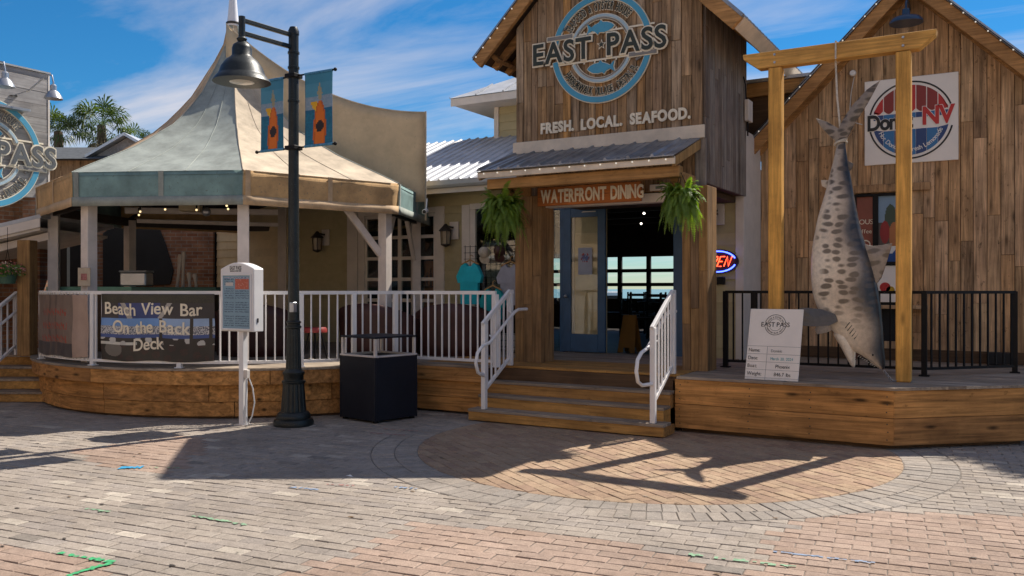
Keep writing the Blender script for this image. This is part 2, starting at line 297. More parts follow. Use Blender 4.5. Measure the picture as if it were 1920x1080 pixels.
# ---------------------------------------------------------------- mesh helpers
def V(*a): return Vector(a)
class MB:
    def __init__(s): s.v = []; s.f = []; s.c = []; s.m = []
    def add(s, vs, fs, col=None):
        s.m.append((len(s.v), len(s.f))); o = len(s.v); s.v += [tuple(q) for q in vs]; s.f += [tuple(i+o for i in f) for f in fs]; s.c += [col]*len(fs); return s
    def box(s, x0, x1, y0, y1, z0, z1, col=None):
        return s.add([(x0, y0, z0), (x1, y0, z0), (x1, y1, z0), (x0, y1, z0), (x0, y0, z1), (x1, y0, z1), (x1, y1, z1), (x0, y1, z1)],
                     [(0, 3, 2, 1), (4, 5, 6, 7), (0, 1, 5, 4), (1, 2, 6, 5), (2, 3, 7, 6), (3, 0, 4, 7)], col)
    def obox(s, M, sx, sy, sz, col=None):
        vs = [M @ V(x*sx/2, y*sy/2, z*sz/2) for z in (-1, 1) for x, y in ((-1, -1), (1, -1), (1, 1), (-1, 1))]
        return s.add(vs, [(0, 3, 2, 1), (4, 5, 6, 7), (0, 1, 5, 4), (1, 2, 6, 5), (2, 3, 7, 6), (3, 0, 4, 7)], col)
    def prism(s, poly, axis, a0, a1, col=None):
        n = len(poly); vs = []
        for a in (a0, a1):
            for p, q in poly: vs.append((p, a, q) if axis == 'y' else (a, p, q) if axis == 'x' else (p, q, a))
        fs = [tuple(range(n)), tuple(range(2*n-1, n-1, -1))] + [(i, (i+1) % n, n+(i+1) % n, n+i) for i in range(n)]
        return s.add(vs, fs, col)
    def frame(s, poly, o, r, u, d, col=None):
        """polygon given in the (r, u) plane at o, thickened by vector d"""
        n = len(poly); vs = [o+r*p+u*q for p, q in poly]; vs += [q+d for q in vs]
        return s.add(vs, [tuple(range(n)), tuple(range(2*n-1, n-1, -1))] + [(i, (i+1) % n, n+(i+1) % n, n+i) for i in range(n)], col)
    def bar(s, p, q, w, h, up=(0, 0, 1), col=None):
        p, q = Vector(p), Vector(q); d = (q-p).normalized(); up = Vector(up)
        if abs(d.dot(up)) > .98: up = V(0, 1, 0)
        a = d.cross(up).normalized()*w/2; b = a.cross(d).normalized()*h/2
        vs = [e+x*a+y*b for e in (p, q) for x, y in ((-1, -1), (1, -1), (1, 1), (-1, 1))]
        return s.add(vs, [(0, 3, 2, 1), (4, 5, 6, 7), (0, 1, 5, 4), (1, 2, 6, 5), (2, 3, 7, 6), (3, 0, 4, 7)], col)
    def tube(s, pts, r, n=8, col=None):
        pts = [Vector(p) for p in pts]; m = len(pts); rr = r if isinstance(r, (list, tuple)) else [r]*m; vs = []; fs = []
        prev = None
        for i, p in enumerate(pts):
            d = (pts[min(i+1, m-1)]-pts[max(i-1, 0)]).normalized()
            if prev is None: a = d.cross(V(0, 0, 1)) if abs(d.z) < .9 else d.cross(V(0, 1, 0))
            else: a = prev-d*prev.dot(d)
            a.normalize(); prev = a; b = d.cross(a)
            vs += [p+(a*math.cos(t)+b*math.sin(t))*rr[i] for t in [2*math.pi*k/n for k in range(n)]]
        for i in range(m-1):
            for k in range(n): fs.append((i*n+k, i*n+(k+1) % n, (i+1)*n+(k+1) % n, (i+1)*n+k))
        fs += [tuple(range(n-1, -1, -1)), tuple(range((m-1)*n, m*n))]
        return s.add(vs, fs, col)
    def lathe(s, prof, c, n=24, M=None, col=None, a0=0, a1=360):
        c = Vector(c); vs = []; fs = []; m = len(prof); full = abs(a1-a0) >= 360; k = n if full else n+1
        for r, z in prof:
            for i in range(k):
                t = R(a0+(a1-a0)*i/n); q = V(r*math.cos(t), r*math.sin(t), z); vs.append((M @ q if M else q)+c)
        for j in range(m-1):
            for i in range(n):
                i2 = (i+1) % k; fs.append((j*k+i, j*k+i2, (j+1)*k+i2, (j+1)*k+i))
        if full and prof[0][0] > 1e-4: fs.append(tuple(range(k-1, -1, -1)))
        if full and prof[-1][0] > 1e-4: fs.append(tuple(range((m-1)*k, m*k)))
        return s.add(vs, fs, col)
    def ball(s, c, r, n=8, col=None):
        prof = [(r*math.sin(math.pi*i/n)+1e-5, -r*math.cos(math.pi*i/n)) for i in range(n+1)]
        return s.lathe(prof, c, n+2, col=col)
    def grid(s, fn, nu, nv, col=None):
        vs = [fn(i/nu, j/nv) for j in range(nv+1) for i in range(nu+1)]
        o = len(s.v); s.v += [tuple(q) for q in vs]
        for j in range(nv):
            for i in range(nu):
                a = o+j*(nu+1)+i; s.f.append((a, a+1, a+nu+2, a+nu+1)); s.c.append(col((i+.5)/nu, (j+.5)/nv) if callable(col) else col)
        return s
    def build(s, name, mat, parent=None, smooth=False, bevel=0, solid=0, recalc=True):
        me = bpy.data.meshes.new(name); me.from_pydata(s.v, [], s.f)
        if any(c is not None for c in s.c):
            at = me.color_attributes.new('Col', 'FLOAT_COLOR', 'CORNER'); buf = []
            for f, c in zip(s.f, s.c): buf += list(c4(c or (.5, .5, .5)))*len(f)
            at.data.foreach_set('color', buf)
        if recalc or bevel:
            bm = bmesh.new(); bm.from_mesh(me)
            bmesh.ops.remove_doubles(bm, verts=bm.verts, dist=1e-5) if smooth else None
            bmesh.ops.recalc_face_normals(bm, faces=bm.faces)
            if bevel: bmesh.ops.bevel(bm, geom=[e for e in bm.edges if len(e.link_faces) == 2 and e.calc_face_angle(0) > .5], offset=bevel, segments=1, affect='EDGES')
            bm.to_mesh(me); bm.free()
        me.materials.append(MATS[mat])
        if smooth: me.polygons.foreach_set('use_smooth', [True]*len(me.polygons)); me.set_sharp_from_angle(angle=R(42))
        ob = bpy.data.objects.new(name, me); COL.objects.link(ob)
        if parent: ob.parent = parent
        if solid:
            md = ob.modifiers.new('solid', 'SOLIDIFY'); md.thickness = solid; md.offset = 0
        return ob
    def split(s, name, mat, parent, **kw):
        """one object for every piece that was added"""
        e = s.m[1:]+[(len(s.v), len(s.f))]; out = []
        for (v0, f0), (v1, f1) in zip(s.m, e):
            q = MB(); q.add(s.v[v0:v1], [tuple(i-v0 for i in f) for f in s.f[f0:f1]]); q.c = s.c[f0:f1]; out.append(q.build(name, mat, parent, **kw))
        return out
def tag(o, label=None, cat=None, group=None, kind=None):
    for k, q in (('label', label), ('category', cat), ('group', group), ('kind', kind)):
        if q: o[k] = q
    return o
def thing(name, label, cat, loc=(0, 0, 0), group=None):
    """an Empty for a thing; children keep world coordinates"""
    o = bpy.data.objects.new(name, None); COL.objects.link(o); o.empty_display_size = .1
    return tag(o, label, cat, group)
def dup(src, parent=None, loc=None, rotz=None):
    c = src.copy(); COL.objects.link(c); c.parent = parent
    if loc is not None: c.location = loc
    if rotz is not None: c.rotation_euler = (0, 0, rotz)
    return c
def box(name, mat, parent, x0, x1, y0, y1, z0, z1, bevel=0): return MB().box(x0, x1, y0, y1, z0, z1).build(name, mat, parent, bevel=bevel)
def smoothstep(a, b, x): t = max(0, min(1, (x-a)/(b-a))); return t*t*(3-2*t)
def lerp(a, b, t): return a+(b-a)*t
# ---- lettering
GL = {}
def glyph(ch, off=0.0):
    k = (ch, off)
    if k not in GL:
        cu = bpy.data.curves.new('g', 'FONT'); cu.body = ch; cu.size = 1; cu.offset = off; cu.extrude = .5; cu.resolution_u = 4
        ob = bpy.data.objects.new('g', cu); me = ob.to_mesh()
        vs = [tuple(q.co) for q in me.vertices]; fs = [tuple(p.vertices) for p in me.polygons]
        ob.to_mesh_clear(); bpy.data.objects.remove(ob); bpy.data.curves.remove(cu)
        xs = [q[0] for q in vs] or [0, .3]
        GL[k] = (vs, fs, min(xs), max(xs))
    return GL[k]
def text_width(s, gap=.07, sp=.32): return sum((sp if c == ' ' else glyph(c)[3]-glyph(c)[2])+gap for c in s)-gap
def letters(mb, s, o, r, u, n, size, xs=1.0, off=0.0, depth=.01, gap=.07, sp=.32, align='l', wob=0, rnd=None):
    """straight line of lettering: o start/centre on the baseline, r right, u up, n out of the surface"""
    W = text_width(s, gap, sp)*size*xs; x = -W/2 if align == 'c' else 0
    for c in s:
        if c == ' ': x += (sp+gap)*size*xs; continue
        vs, fs, a, b = glyph(c, off); a0, b0 = glyph(c)[2:]
        dy = (rnd.uniform(-wob, wob) if rnd else 0)*size; an = (rnd.uniform(-wob, wob) if rnd else 0)
        out = []
        for p in vs:
            px, py = (p[0]-a0)*size*xs, p[1]*size
            px, py = px*math.cos(an)-py*math.sin(an), px*math.sin(an)+py*math.cos(an)
            out.append(o+r*(x+px)+u*(py+dy)+n*((p[2]+.5)*depth))
        mb.add(out, fs); x += (b0-a0+gap)*size*xs
    return W
def arc_letters(mb, s, c, r, u, n, rad, size, mid, xs=1.0, off=0.0, depth=.01, gap=.07, sp=.32, inside=False, span=None):
    """lettering round a circle; mid = angle (deg, 90 = top) of the middle; inside=True reads left-to-right along the bottom"""
    if span: xs = R(span)*rad/(text_width(s, gap, sp)*size)
    W = text_width(s, gap, sp)*size*xs; x = -W/2; rb = rad
    for ch in s:
        w = (sp if ch == ' ' else glyph(ch)[3]-glyph(ch)[2])*size*xs
        if ch != ' ':
            vs, fs, _, _ = glyph(ch, off); a0 = glyph(ch)[2]; m = (x+w/2)/rb
            t = R(mid)+(m if inside else -m)
            er = r*math.cos(t)+u*math.sin(t); et = r*math.sin(t)-u*math.cos(t)
            if inside: er, et = -er, -et
            base = c+(r*math.cos(t)+u*math.sin(t))*rb
            mb.add([base+et*((p[0]-a0)*size*xs-w/2)+er*(p[1]*size)+n*((p[2]+.5)*depth) for p in vs], fs)
        x += w+gap*size*xs
def arc_band(mb, c, r, u, n, r0, r1, a0, a1, d0, d1, seg=40):
    """flat band of a ring standing d0..d1 proud of a surface"""
    vs = []; fs = []
    for i in range(seg+1):
        t = R(lerp(a0, a1, i/seg)); e = r*math.cos(t)+u*math.sin(t)
        vs += [c+e*r0+n*d0, c+e*r1+n*d0, c+e*r1+n*d1, c+e*r0+n*d1]
    for i in range(seg):
        for k in range(4): fs.append((4*i+k, 4*i+(k+1) % 4, 4*i+4+(k+1) % 4, 4*i+4+k))
    fs += [(0, 1, 2, 3), (4*seg+3, 4*seg+2, 4*seg+1, 4*seg)]
    mb.add(vs, fs)
X1, Y1, Z1 = V(1, 0, 0), V(0, 1, 0), V(0, 0, 1)
# ---------------------------------------------------------------- ground, paving, bay
g = MB().add([(-900, -900, -.06), (900, -900, -.06), (900, 13.2, -.06), (-900, 13.2, -.06)], [(0, 1, 2, 3)]).build('ground', 'sand_joint', recalc=False); tag(g, kind='structure')
w = MB().add([(-900, 13.2, -.5), (900, 13.2, -.5), (900, 1500, -.5), (-900, 1500, -.5)], [(0, 1, 2, 3)]).build('water', 'bay_water', recalc=False); tag(w, kind='structure')
pave = MB().box(-14, 14, -16, 4, -.05, -.006).build('pavement', 'sand_joint'); tag(pave, kind='structure')
MC, MR = V(2.7, -1.92), 2.41
POLY = [[(2.3, -5.45), (2.41, -6.71), (2.55, -8.0), (6.5, -7.5), (5.6, -6.0), (4.9, -5.61), (3.87, -5.17)],
        [(4.6, -3.82), (4.64, -4.99), (4.66, -6.2), (9, -6.2), (9, -2.6), (6.26, -3.05), (5.63, -3.28)],
        [(-.5, -7.3), (.25, -7.22), (.8, -7.16), (1.36, -7.16), (1.55, -7.37), (1.3, -9), (-1, -9)],
        [(-2.3, -5.11), (-2.01, -3.84), (-1.25, -4.3), (-.45, -5.3), (-1.37, -5.39)],
        [(-4.6, -5.6), (-4.2, -4.6), (-6.5, -5.0), (-7, -6)]]
def inside(p, poly):
    k = False; n = len(poly)
    for i in range(n):
        (x0, y0), (x1, y1) = poly[i], poly[(i+1) % n]
        if (y0 > p[1]) != (y1 > p[1]) and p[0] < (x1-x0)*(p[1]-y0)/(y1-y0)+x0: k = not k
    return k
def clip(poly, n, d):                                   # keep the part with n.p <= d
    out = []
    for i in range(len(poly)):
        a, b = poly[i], poly[(i+1) % len(poly)]; da, db = n.dot(a)-d, n.dot(b)-d
        if da <= 0: out.append(a)
        if da*db < 0: out.append(a+(b-a)*(da/(da-db)))
    return out
def view(p):
    q = V(p[0]-5.985, p[1]+10.39); c, s = math.cos(R(30.3)), math.sin(R(30.3))
    return q.x*c+q.y*s, -q.x*s+q.y*c
rp = random.Random(3)
def paver_col(p, zone):
    k = rp.random()
    if zone == 'grey':
        pink = any(inside(p, q) for q in POLY)
        zone = 'pink' if pink else 'g'
    if zone == 'g': c = [(.325, .277, .232), (.31, .265, .225), (.335, .287, .24), (.318, .270, .225), (.298, .257, .222)][rp.randrange(5)] if k > .06 else ((.43, .375, .31) if k > .02 else (.235, .205, .175))
    elif zone == 'pink': c = [(.345, .25, .195), (.33, .238, .182), (.355, .262, .205), (.325, .238, .187)][rp.randrange(4)]
    elif zone == 'ring': c = [(.30, .262, .225), (.315, .272, .232), (.285, .25, .217), (.335, .288, .242)][rp.randrange(4)]
    else: c = [(.365, .255, .172), (.345, .235, .158), (.38, .272, .182), (.325, .218, .152), (.37, .258, .17)][rp.randrange(5)]
    f = rp.uniform(.93, 1.06); return (c[0]*f, c[1]*f, c[2]*f)
bulk = MB(); singles = []
def paver_piece(mb, poly, z, col, ch=.006):
    c = sum(poly, V(0, 0))/len(poly); n = len(poly)
    top = [c+(p-c)*(1-ch*1.4/max(.03, (p-c).length)) for p in poly]
    vs = [(p.x, p.y, -.05) for p in poly]+[(p.x, p.y, z-ch*.7) for p in poly]+[(p.x, p.y, z+rp.uniform(-.0012, .0012)) for p in top]
    fs = [(i, (i+1) % n, n+(i+1) % n, n+i) for i in range(n)]+[(n+i, n+(i+1) % n, 2*n+(i+1) % n, 2*n+i) for i in range(n)]+[tuple(range(2*n, 3*n))]
    mb.add(vs, fs, col)
BL, BW, GAP = .222, .111, .005
def tile(ang, origin, zone, keep):
    e1 = V(math.cos(R(ang)), math.sin(R(ang))); e2 = V(-e1.y, e1.x)
    for j in range(-95, 96):
        off = (.5 if j % 2 else 0)+rp.uniform(-.04, .04)
        for i in range(-72, 73):
            c = origin+e1*((i+off)*BL)+e2*(j*BW)
            vx, vz = view(c)
            if vz < 3.9 or vz > 16 or abs(vx) > .68*vz+2.6: continue
            d = (c-V(-4.6, .2)).length
            if d < 3.2 or (c.y > -.55 and c.x > -2.4 and c.x < 6.2 and c.x-c.y < 5.6): continue
            h = (BL-GAP)/2; k = (BW-GAP)/2
            poly = [c-e1*h-e2*k, c+e1*h-e2*k, c+e1*h+e2*k, c-e1*h+e2*k]
            r = keep(poly, c)
            if r is None: continue
            cut, poly = r
            if len(poly) < 3: continue
            z = rp.uniform(-.003, .0025); col = paver_col((c.x, c.y), zone)
            if not cut and vz < 7 and abs(vx) < .585*vz: singles.append((vz, c, R(ang), z, col))
            else: paver_piece(bulk, poly, z, col)
RR = MR+.46
def keep_out(poly, c):
    dm = max((p-MC).length for p in poly); dn = min((p-MC).length for p in poly)
    if dn > RR+.06: return False, poly
    if dm < RR: return None
    n = (c-MC).normalized(); q = clip(poly, -n, -(n.dot(MC)+RR+.004))
    return True, q
def keep_in(poly, c):
    if (c-MC).length > MR+.12: return None
    if max((p-MC).length for p in poly) < MR: return False, poly
    n = (c-MC).normalized(); return True, clip(poly, n, n.dot(MC)+MR-.006)
tile(6.3, V(1.0, -4.0), 'grey', keep_out)
tile(-34, MC, 'disc', keep_in)
for row in range(2):
    r0 = MR+row*.23; r1 = r0+.223; n = int(2*math.pi*(r0+.1)/.112)
    for i in range(n):
        a0, a1 = 2*math.pi*(i+.5*row)/n, 2*math.pi*(i+1+.5*row)/n; dg = .0035/r0
        c = MC+V(math.cos((a0+a1)/2), math.sin((a0+a1)/2))*(r0+.11)
        if c.y > -.6: continue
        pts = [MC+V(math.cos(a), math.sin(a))*q for a, q in ((a0+dg, r0), (a1-dg, r0), (a1-dg, r1), (a0+dg, r1))]
        paver_piece(bulk, pts, rp.uniform(-.003, .003), paver_col((c.x, c.y), 'ring'))
singles.sort(key=lambda q: q[0])
for q in singles[300:]:
    _, c, a, z, col = q; e1 = V(math.cos(a), math.sin(a)); e2 = V(-e1.y, e1.x); h = (BL-GAP)/2; k = (BW-GAP)/2
    paver_piece(bulk, [c-e1*h-e2*k, c+e1*h-e2*k, c+e1*h+e2*k, c-e1*h+e2*k], z, col)
tag(bulk.build('paver_field', 'paver', pave, recalc=False), kind='stuff')
h = (BL-GAP)/2; k = (BW-GAP)/2; um = MB(); paver_piece(um, [V(-h, -k), V(h, -k), V(h, k), V(-h, k)], 0, None)
b0 = um.build('paver', 'paver_single', pave, recalc=False)
for i, (_, c, a, z, col) in enumerate(singles[:300]):
    o = b0 if i == 0 else dup(b0, pave)
    o.location = (c.x, c.y, z); o.rotation_euler = (0, 0, a); o.color = c4(col)
# chalk / spray marks on the paving
def mark(pts, wd, col, seed, miss=.25):
    q = random.Random(seed); mb = MB()
    for a, b in zip(pts, pts[1:]):
        a, b = V(*a), V(*b); d = (b-a); n = max(2, int(d.length/.022)); e = V(-d.y, d.x).normalized()
        for i in range(n):
            if q.random() < miss: continue
            p, r_ = a+d*(i/n), a+d*((i+1)/n); w0 = wd*q.uniform(.35, 1.1); s = e*q.uniform(-.01, .01)
            zt = .0055+q.uniform(0, .0006)
            mb.add([(p+e*w0/2+s).to_tuple()+(zt,), (p-e*w0/2+s).to_tuple()+(zt,), (r_-e*w0/2+s).to_tuple()+(zt,), (r_+e*w0/2+s).to_tuple()+(zt,)], [(0, 1, 2, 3)])
    mb.build('paint_mark', col, pave, recalc=False)
paint('spray_green', (.05, .36, .14), .8, mott=.3, mscale=30); paint('spray_blue', (.08, .28, .48), .8, mott=.3, mscale=30); paint('chalk_green', (.22, .36, .22), .9, mott=.3, mscale=30)
paint('chalk_blue', (.22, .28, .38), .9, mott=.3, mscale=30); paint('chalk_red', (.40, .16, .14), .9, mott=.3, mscale=30); paint('bright_blue', (.03, .30, .52), .8, mott=.3, mscale=30)
mark([(.85, -7.19), (1.31, -7.13), (1.30, -7.42)], .045, 'spray_green', 1, .10); mark([(-1.10, -5.39), (-.94, -5.27)], .11, 'bright_blue', 2, .0)
mark([(.85, -6.18), (1.38, -6.15)], .035, 'chalk_green', 3, .15); mark([(.76, -5.17), (1.1, -5.12)], .05, 'chalk_blue', 4, .3); mark([(4.24, -5.24), (4.89, -5.15)], .045, 'chalk_green', 5, .35)
mark([(4.68, -4.92), (5.26, -4.84)], .03, 'chalk_blue', 6, .15); mark([(.95, -4.95), (1.25, -4.85)], .04, 'chalk_red', 7, .5); mark([(-.9, -5.25), (-.62, -5.12)], .03, 'chalk_green', 8, .3)
mark([(1.55, -4.72), (1.75, -4.68)], .05, 'chalk_blue', 9, .4); mark([(-.35, -2.75), (.1, -2.68)], .03, 'chalk_red', 10, .2); mark([(-.4, -2.45), (.05, -2.38)], .025, 'chalk_red', 11, .2)
mark([(.0, -6.45), (.25, -6.40)], .04, 'chalk_green', 12, .2)

# ---------------------------------------------------------------- restaurant building
rest = thing('restaurant', 'restaurant with a tall weathered plank gable tower above its porch and cream lap siding wings', 'building')
rb = random.Random(11)
APX, APZ, EVL, EVR, EVZ = 1.325, 6.72, -.56, 3.2, 4.85       # gable apex and eaves
def gable(x): return APZ-.17-abs(x-APX)*.985
def planks_y(parent, mat, x0, x1, zlo, zhi, y, wid, t=.03, jit=.2, seglen=(.9, 2.2), rnd=rb, skip=None):
    """vertical boards on a wall facing -Y; zhi may be a function of x"""
    x = x0
    while x < x1-.02:
        wd = wid*rnd.uniform(1-jit, 1+jit); xe = min(x1, x+wd)
        if x1-xe < wid*.4: xe = x1
        a, b = x+.0035, xe-.0035; zt = (zhi(a), zhi(b)) if callable(zhi) else (zhi, zhi)
        z = zlo; top = max(zt); z += 0
        cuts = [zlo]; q = zlo+rnd.uniform(.25, seglen[1])
        while q < min(zt)-.3: cuts.append(q); q += rnd.uniform(*seglen)
        for i, c in enumerate(cuts):
            dy = rnd.uniform(0, .010); last = i == len(cuts)-1
            lo = c+(.002 if i else 0); hi = (zt[0], zt[1]) if last else (cuts[i+1]-.002,)*2
            parts = [(lo, hi)]
            if skip and a < skip[1] and b > skip[0]:
                parts = []
                if lo < skip[2]: parts.append((lo, (min(hi[0], skip[2]), min(hi[1], skip[2]))))
                if max(hi) > skip[3]: parts.append((max(lo, skip[3]), hi))
            for lo_, hi_ in parts:
                if min(hi_)-lo_ < .02: continue
                MB().prism([(a, lo_), (b, lo_), (b, hi_[1]), (a, hi_[0])], 'y', y-t-dy, y).build('plank', mat, parent, bevel=.003)
        x = xe
def planks_x(parent, mat, y0, y1, zlo, zhi, x, wid, t=.03, rnd=rb, seglen=(.9, 2.2)):
    """vertical boards on a wall facing +X"""
    y = y0
    while y < y1-.02:
        ye = min(y1, y+wid*rnd.uniform(.8, 1.2))
        if y1-ye < wid*.4: ye = y1
        cuts = [zlo]; q = zlo+rnd.uniform(.25, seglen[1])
        while q < zhi-.3: cuts.append(q); q += rnd.uniform(*seglen)
        for i, c in enumerate(cuts):
            MB().box(x, x+t+rnd.uniform(0, .01), y+.003, ye-.003, c+(.002 if i else 0), (cuts[i+1]-.002 if i < len(cuts)-1 else zhi)).build('plank', mat, parent, bevel=.003)
        y = ye
# tower front
fw = MB().prism([(.0, 2.86), (2.65, 2.86), (2.65, gable(2.65)-.02), (APX, gable(APX)-.02), (.0, gable(0)-.02)], 'y', 0, .12).build('gable_wall', 'dark_soffit', rest)
planks_y(fw, 'barn_wood', 0, 2.65, 2.87, gable, 0, .118)
box('fascia_board', 'fascia_white', rest, -.03, 2.69, -.075, -.042, 3.50, 3.66, .004)
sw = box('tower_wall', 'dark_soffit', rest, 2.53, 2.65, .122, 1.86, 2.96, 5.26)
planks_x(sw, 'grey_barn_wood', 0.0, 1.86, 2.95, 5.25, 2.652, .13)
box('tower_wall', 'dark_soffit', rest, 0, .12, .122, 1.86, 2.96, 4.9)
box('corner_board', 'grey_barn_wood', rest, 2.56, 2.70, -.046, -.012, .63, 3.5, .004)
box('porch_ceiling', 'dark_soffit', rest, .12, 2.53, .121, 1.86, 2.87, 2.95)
# tower roof: two sheets, rake boards, rafter tails
def roof_slab(parent, pts, up, name, mat, t=.035): pass
roof = thing('tower_roof', None, None); roof.parent = rest
for sgn, xe in ((-1, EVL), (1, EVR)):
    n = 16
    y0, y1 = -.27, 4.6
    # ribbed sheets, one per 0.6 m of depth
    yy = y0
    while yy < y1-.01:
        ye = min(y1, yy+.61); mb = MB()
        a, b = V(xe, 0, EVZ), V(APX, 0, APZ); nn = V(-(b-a).z, 0, (b-a).x).normalized()
        if nn.z < 0: nn = -nn
        for k in range(4):
            q0, q1 = lerp(yy, ye, k/4), lerp(yy, ye, (k+1)/4); m1, m2 = lerp(q0, q1, .12), lerp(q0, q1, .25)
            pr = [(q0, .0), (m1, .022), (m2, .022), (lerp(q0, q1, .37), .0), (q1-.001, .0)]
            vs = []
            for e in (a, b): vs += [V(e.x, q, e.z)+nn*(h_+.02) for q, h_ in pr]+[V(e.x, q, e.z)+nn*(.0) for q, h_ in reversed(pr)]
            m = len(pr)*2; mb.add(vs, [tuple(range(m)), tuple(range(2*m-1, m-1, -1))]+[(i, (i+1) % m, m+(i+1) % m, m+i) for i in range(m)])
        mb.build('roof_sheet', 'awning_metal', roof); yy = ye+.002
    d = (V(APX, 0, APZ)-V(xe, 0, EVZ)); L_ = d.length; dn = d.normalized(); nn = V(-dn.z, 0, dn.x); nn = nn if nn.z > 0 else -nn
    # deck boards under the metal
    MB().frame([(0, 0), (L_-.01, 0), (L_-.01, -.03), (0, -.03)], V(xe, -.20, EVZ)-nn*.002, dn, nn, V(0, 4.75, 0)).build('roof_deck', 'dark_soffit', roof)
    MB().frame([(-.02, .0), (L_-.012, .0), (L_-.012+(-.17), -.17), (.15, -.17)] if 0 else [(-.01, .0), (L_-.02, .0), (L_-.19, -.17), (-.01, -.17)], V(xe, -.275, EVZ)-nn*.002, dn, nn, V(0, .07, 0)).build('rake_board', 'rake_wood', rest, bevel=.006)
    for yq in (.16, .52, .88, 1.24, 1.6):
        MB().frame([(.02, -.035), (.75, -.035), (.75, -.16), (.02, -.13)], V(xe, yq, EVZ)-nn*.002, dn, nn, V(0, .06, 0)).build('rafter', 'rake_wood', rest, bevel=.004)
    MB().frame([(.14, -.035), (.2, -.035), (.2, -.15), (.14, -.15)], V(xe, .0, EVZ)-nn*.002, dn, nn, V(0, 1.9, 0)).build('purlin', 'rake_wood', rest, bevel=.004)
    if sgn > 0: MB().frame([(-.03, .02), (.0, .02), (.0, -.15), (-.03, -.15)], V(xe, -.2, EVZ), dn, nn, V(0, 4.7, 0)).build('eave_board', 'fascia_white', rest)
# awning over the porch: metal sheet, eave board, beam, brackets
aw = thing('awning', None, None); aw.parent = rest
AX0, AX1, AY, AZ0, AZ1 = -.02, 2.64, -1.0, 3.16, 3.495
nsh = 9
for i in range(nsh):
    x0, x1 = lerp(AX0, AX1, i/nsh), lerp(AX0, AX1, (i+1)/nsh)-.002; mb = MB()
    pr = [(x0, 0), (x0+.018, .028), (x0+.036, .028), (x0+.054, 0), (x0+.15, 0), (x0+.158, .01), (x0+.172, .01), (x0+.18, 0), (x1, 0)]
    vs = []
    for y, z in ((AY-.02, AZ0-.005), (-.046, AZ1)): vs += [(x, y, z+h_+.012) for x, h_ in pr]+[(x, y, z) for x, h_ in reversed(pr)]
    m = len(pr)*2; mb.add(vs, [tuple(range(m)), tuple(range(2*m-1, m-1, -1))]+[(q, (q+1) % m, m+(q+1) % m, m+q) for q in range(m)])
    mb.build('roof_sheet', 'awning_metal', aw)
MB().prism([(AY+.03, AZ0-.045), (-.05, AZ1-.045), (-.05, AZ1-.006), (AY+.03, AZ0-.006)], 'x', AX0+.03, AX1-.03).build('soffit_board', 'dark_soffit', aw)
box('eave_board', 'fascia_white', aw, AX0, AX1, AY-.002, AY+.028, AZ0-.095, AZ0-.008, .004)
for x in (AX0, AX1-.04): MB().prism([(AY+.03, AZ0-.12), (-.05, AZ1-.13), (-.05, AZ1-.008), (AY+.03, AZ0-.008)], 'x', x, x+.04).build('rake_board', 'post_wood', aw, bevel=.004)
box('beam', 'beam_wood', rest, .06, 2.66, -.90, -.76, 2.93, 3.06, .008)
for x in (.20, 2.50):
    box('bracket_arm', 'beam_wood', rest, x, x+.11, -.755, -.16, 2.90, 3.02, .006)
    MB().bar((x+.055, -.70, 2.93), (x+.055, -.17, 2.50), .09, .11, (1, 0, 0)).build('knee_brace', 'post_wood', rest, bevel=.006)
for xs in ((.06, .47), (2.44, 2.76)):
    core = MB().box(xs[0]+.03, xs[1]-.03, -.13, .2, .63, 2.9).build('porch_post', 'dark_soffit', rest)
    n = 3
    for i in range(n):
        a, b = lerp(xs[0], xs[1], i/n), lerp(xs[0], xs[1], (i+1)/n); zc = rb.uniform(1.2, 2.2)
        MB().box(a+.002, b-.002, -.165-rb.uniform(0, .012), -.13, .63, zc-.002).build('plank', 'post_wood', core, bevel=.003)
        MB().box(a+.002, b-.002, -.165-rb.uniform(0, .012), -.13, zc, 2.9).build('plank', 'post_wood', core, bevel=.003)
    for xx, s in ((xs[0], -1), (xs[1], 1)):
        for i in range(2):
            a, b = lerp(-.16, .2, i/2), lerp(-.16, .2, (i+1)/2)
            MB().box(min(xx-s*.03, xx), max(xx-s*.03, xx)+.0, a+.002, b-.002, .63, 2.9).build('plank', 'post_wood', core, bevel=.003)
box('header', 'trim', rest, .47, 2.44, -.05, .12, 2.74, 2.855, .004)
# ------------------------------------------------ siding walls with trim, windows and door
WY = 1.86
def siding(parent, x0, x1, z0, z1, y=WY, mat='siding', exp=.165, holes=()):
    z = z0; r = random.Random(int(x0*100)+77)
    while z < z1-.02:
        zt = min(z1, z+exp); segs = [(x0, x1)]
        for hx0, hx1, hz0, hz1 in holes:
            if z < hz1-.01 and zt > hz0+.01:
                ns = []
                for a, b in segs:
                    if hx0 > a: ns.append((a, min(b, hx0)))
                    if hx1 < b: ns.append((max(a, hx1), b))
                segs = [q for q in ns if q[1]-q[0] > .02]
        for a, b in segs:
            MB().prism([(y-.024, z), (y-.006, zt+.012), (y+.004, zt+.012), (y+.004, z)], 'x', a+.001, b-.001).build('siding_board', mat, parent)
        z = zt
HOLES = [(-4.66, -2.51, .62, 3.05), (-2.14, -.55, .62, 3.06)]
mw = thing('siding_wall', None, None); mw.parent = rest
for a, b, z0, z1 in ((-8.2, -4.66, .4, 3.45), (-2.51, -2.14, .4, 3.45), (-4.66, -2.51, 3.05, 3.45), (-2.14, 0.0, 3.06, 3.45), (1.78, 2.65, .4, 3.1), (0.0, 1.78, 2.96, 3.1), (-.55, 0.0, 2.96, 3.06)):
    box('wall_core', 'siding', mw, a, b, WY+.005, WY+.12, z0, z1)
siding(mw, -8.2, -5.9, .62, 3.45, mat='siding_pale')  # paler boards: bounced sunlight on this stretch is put into the colour
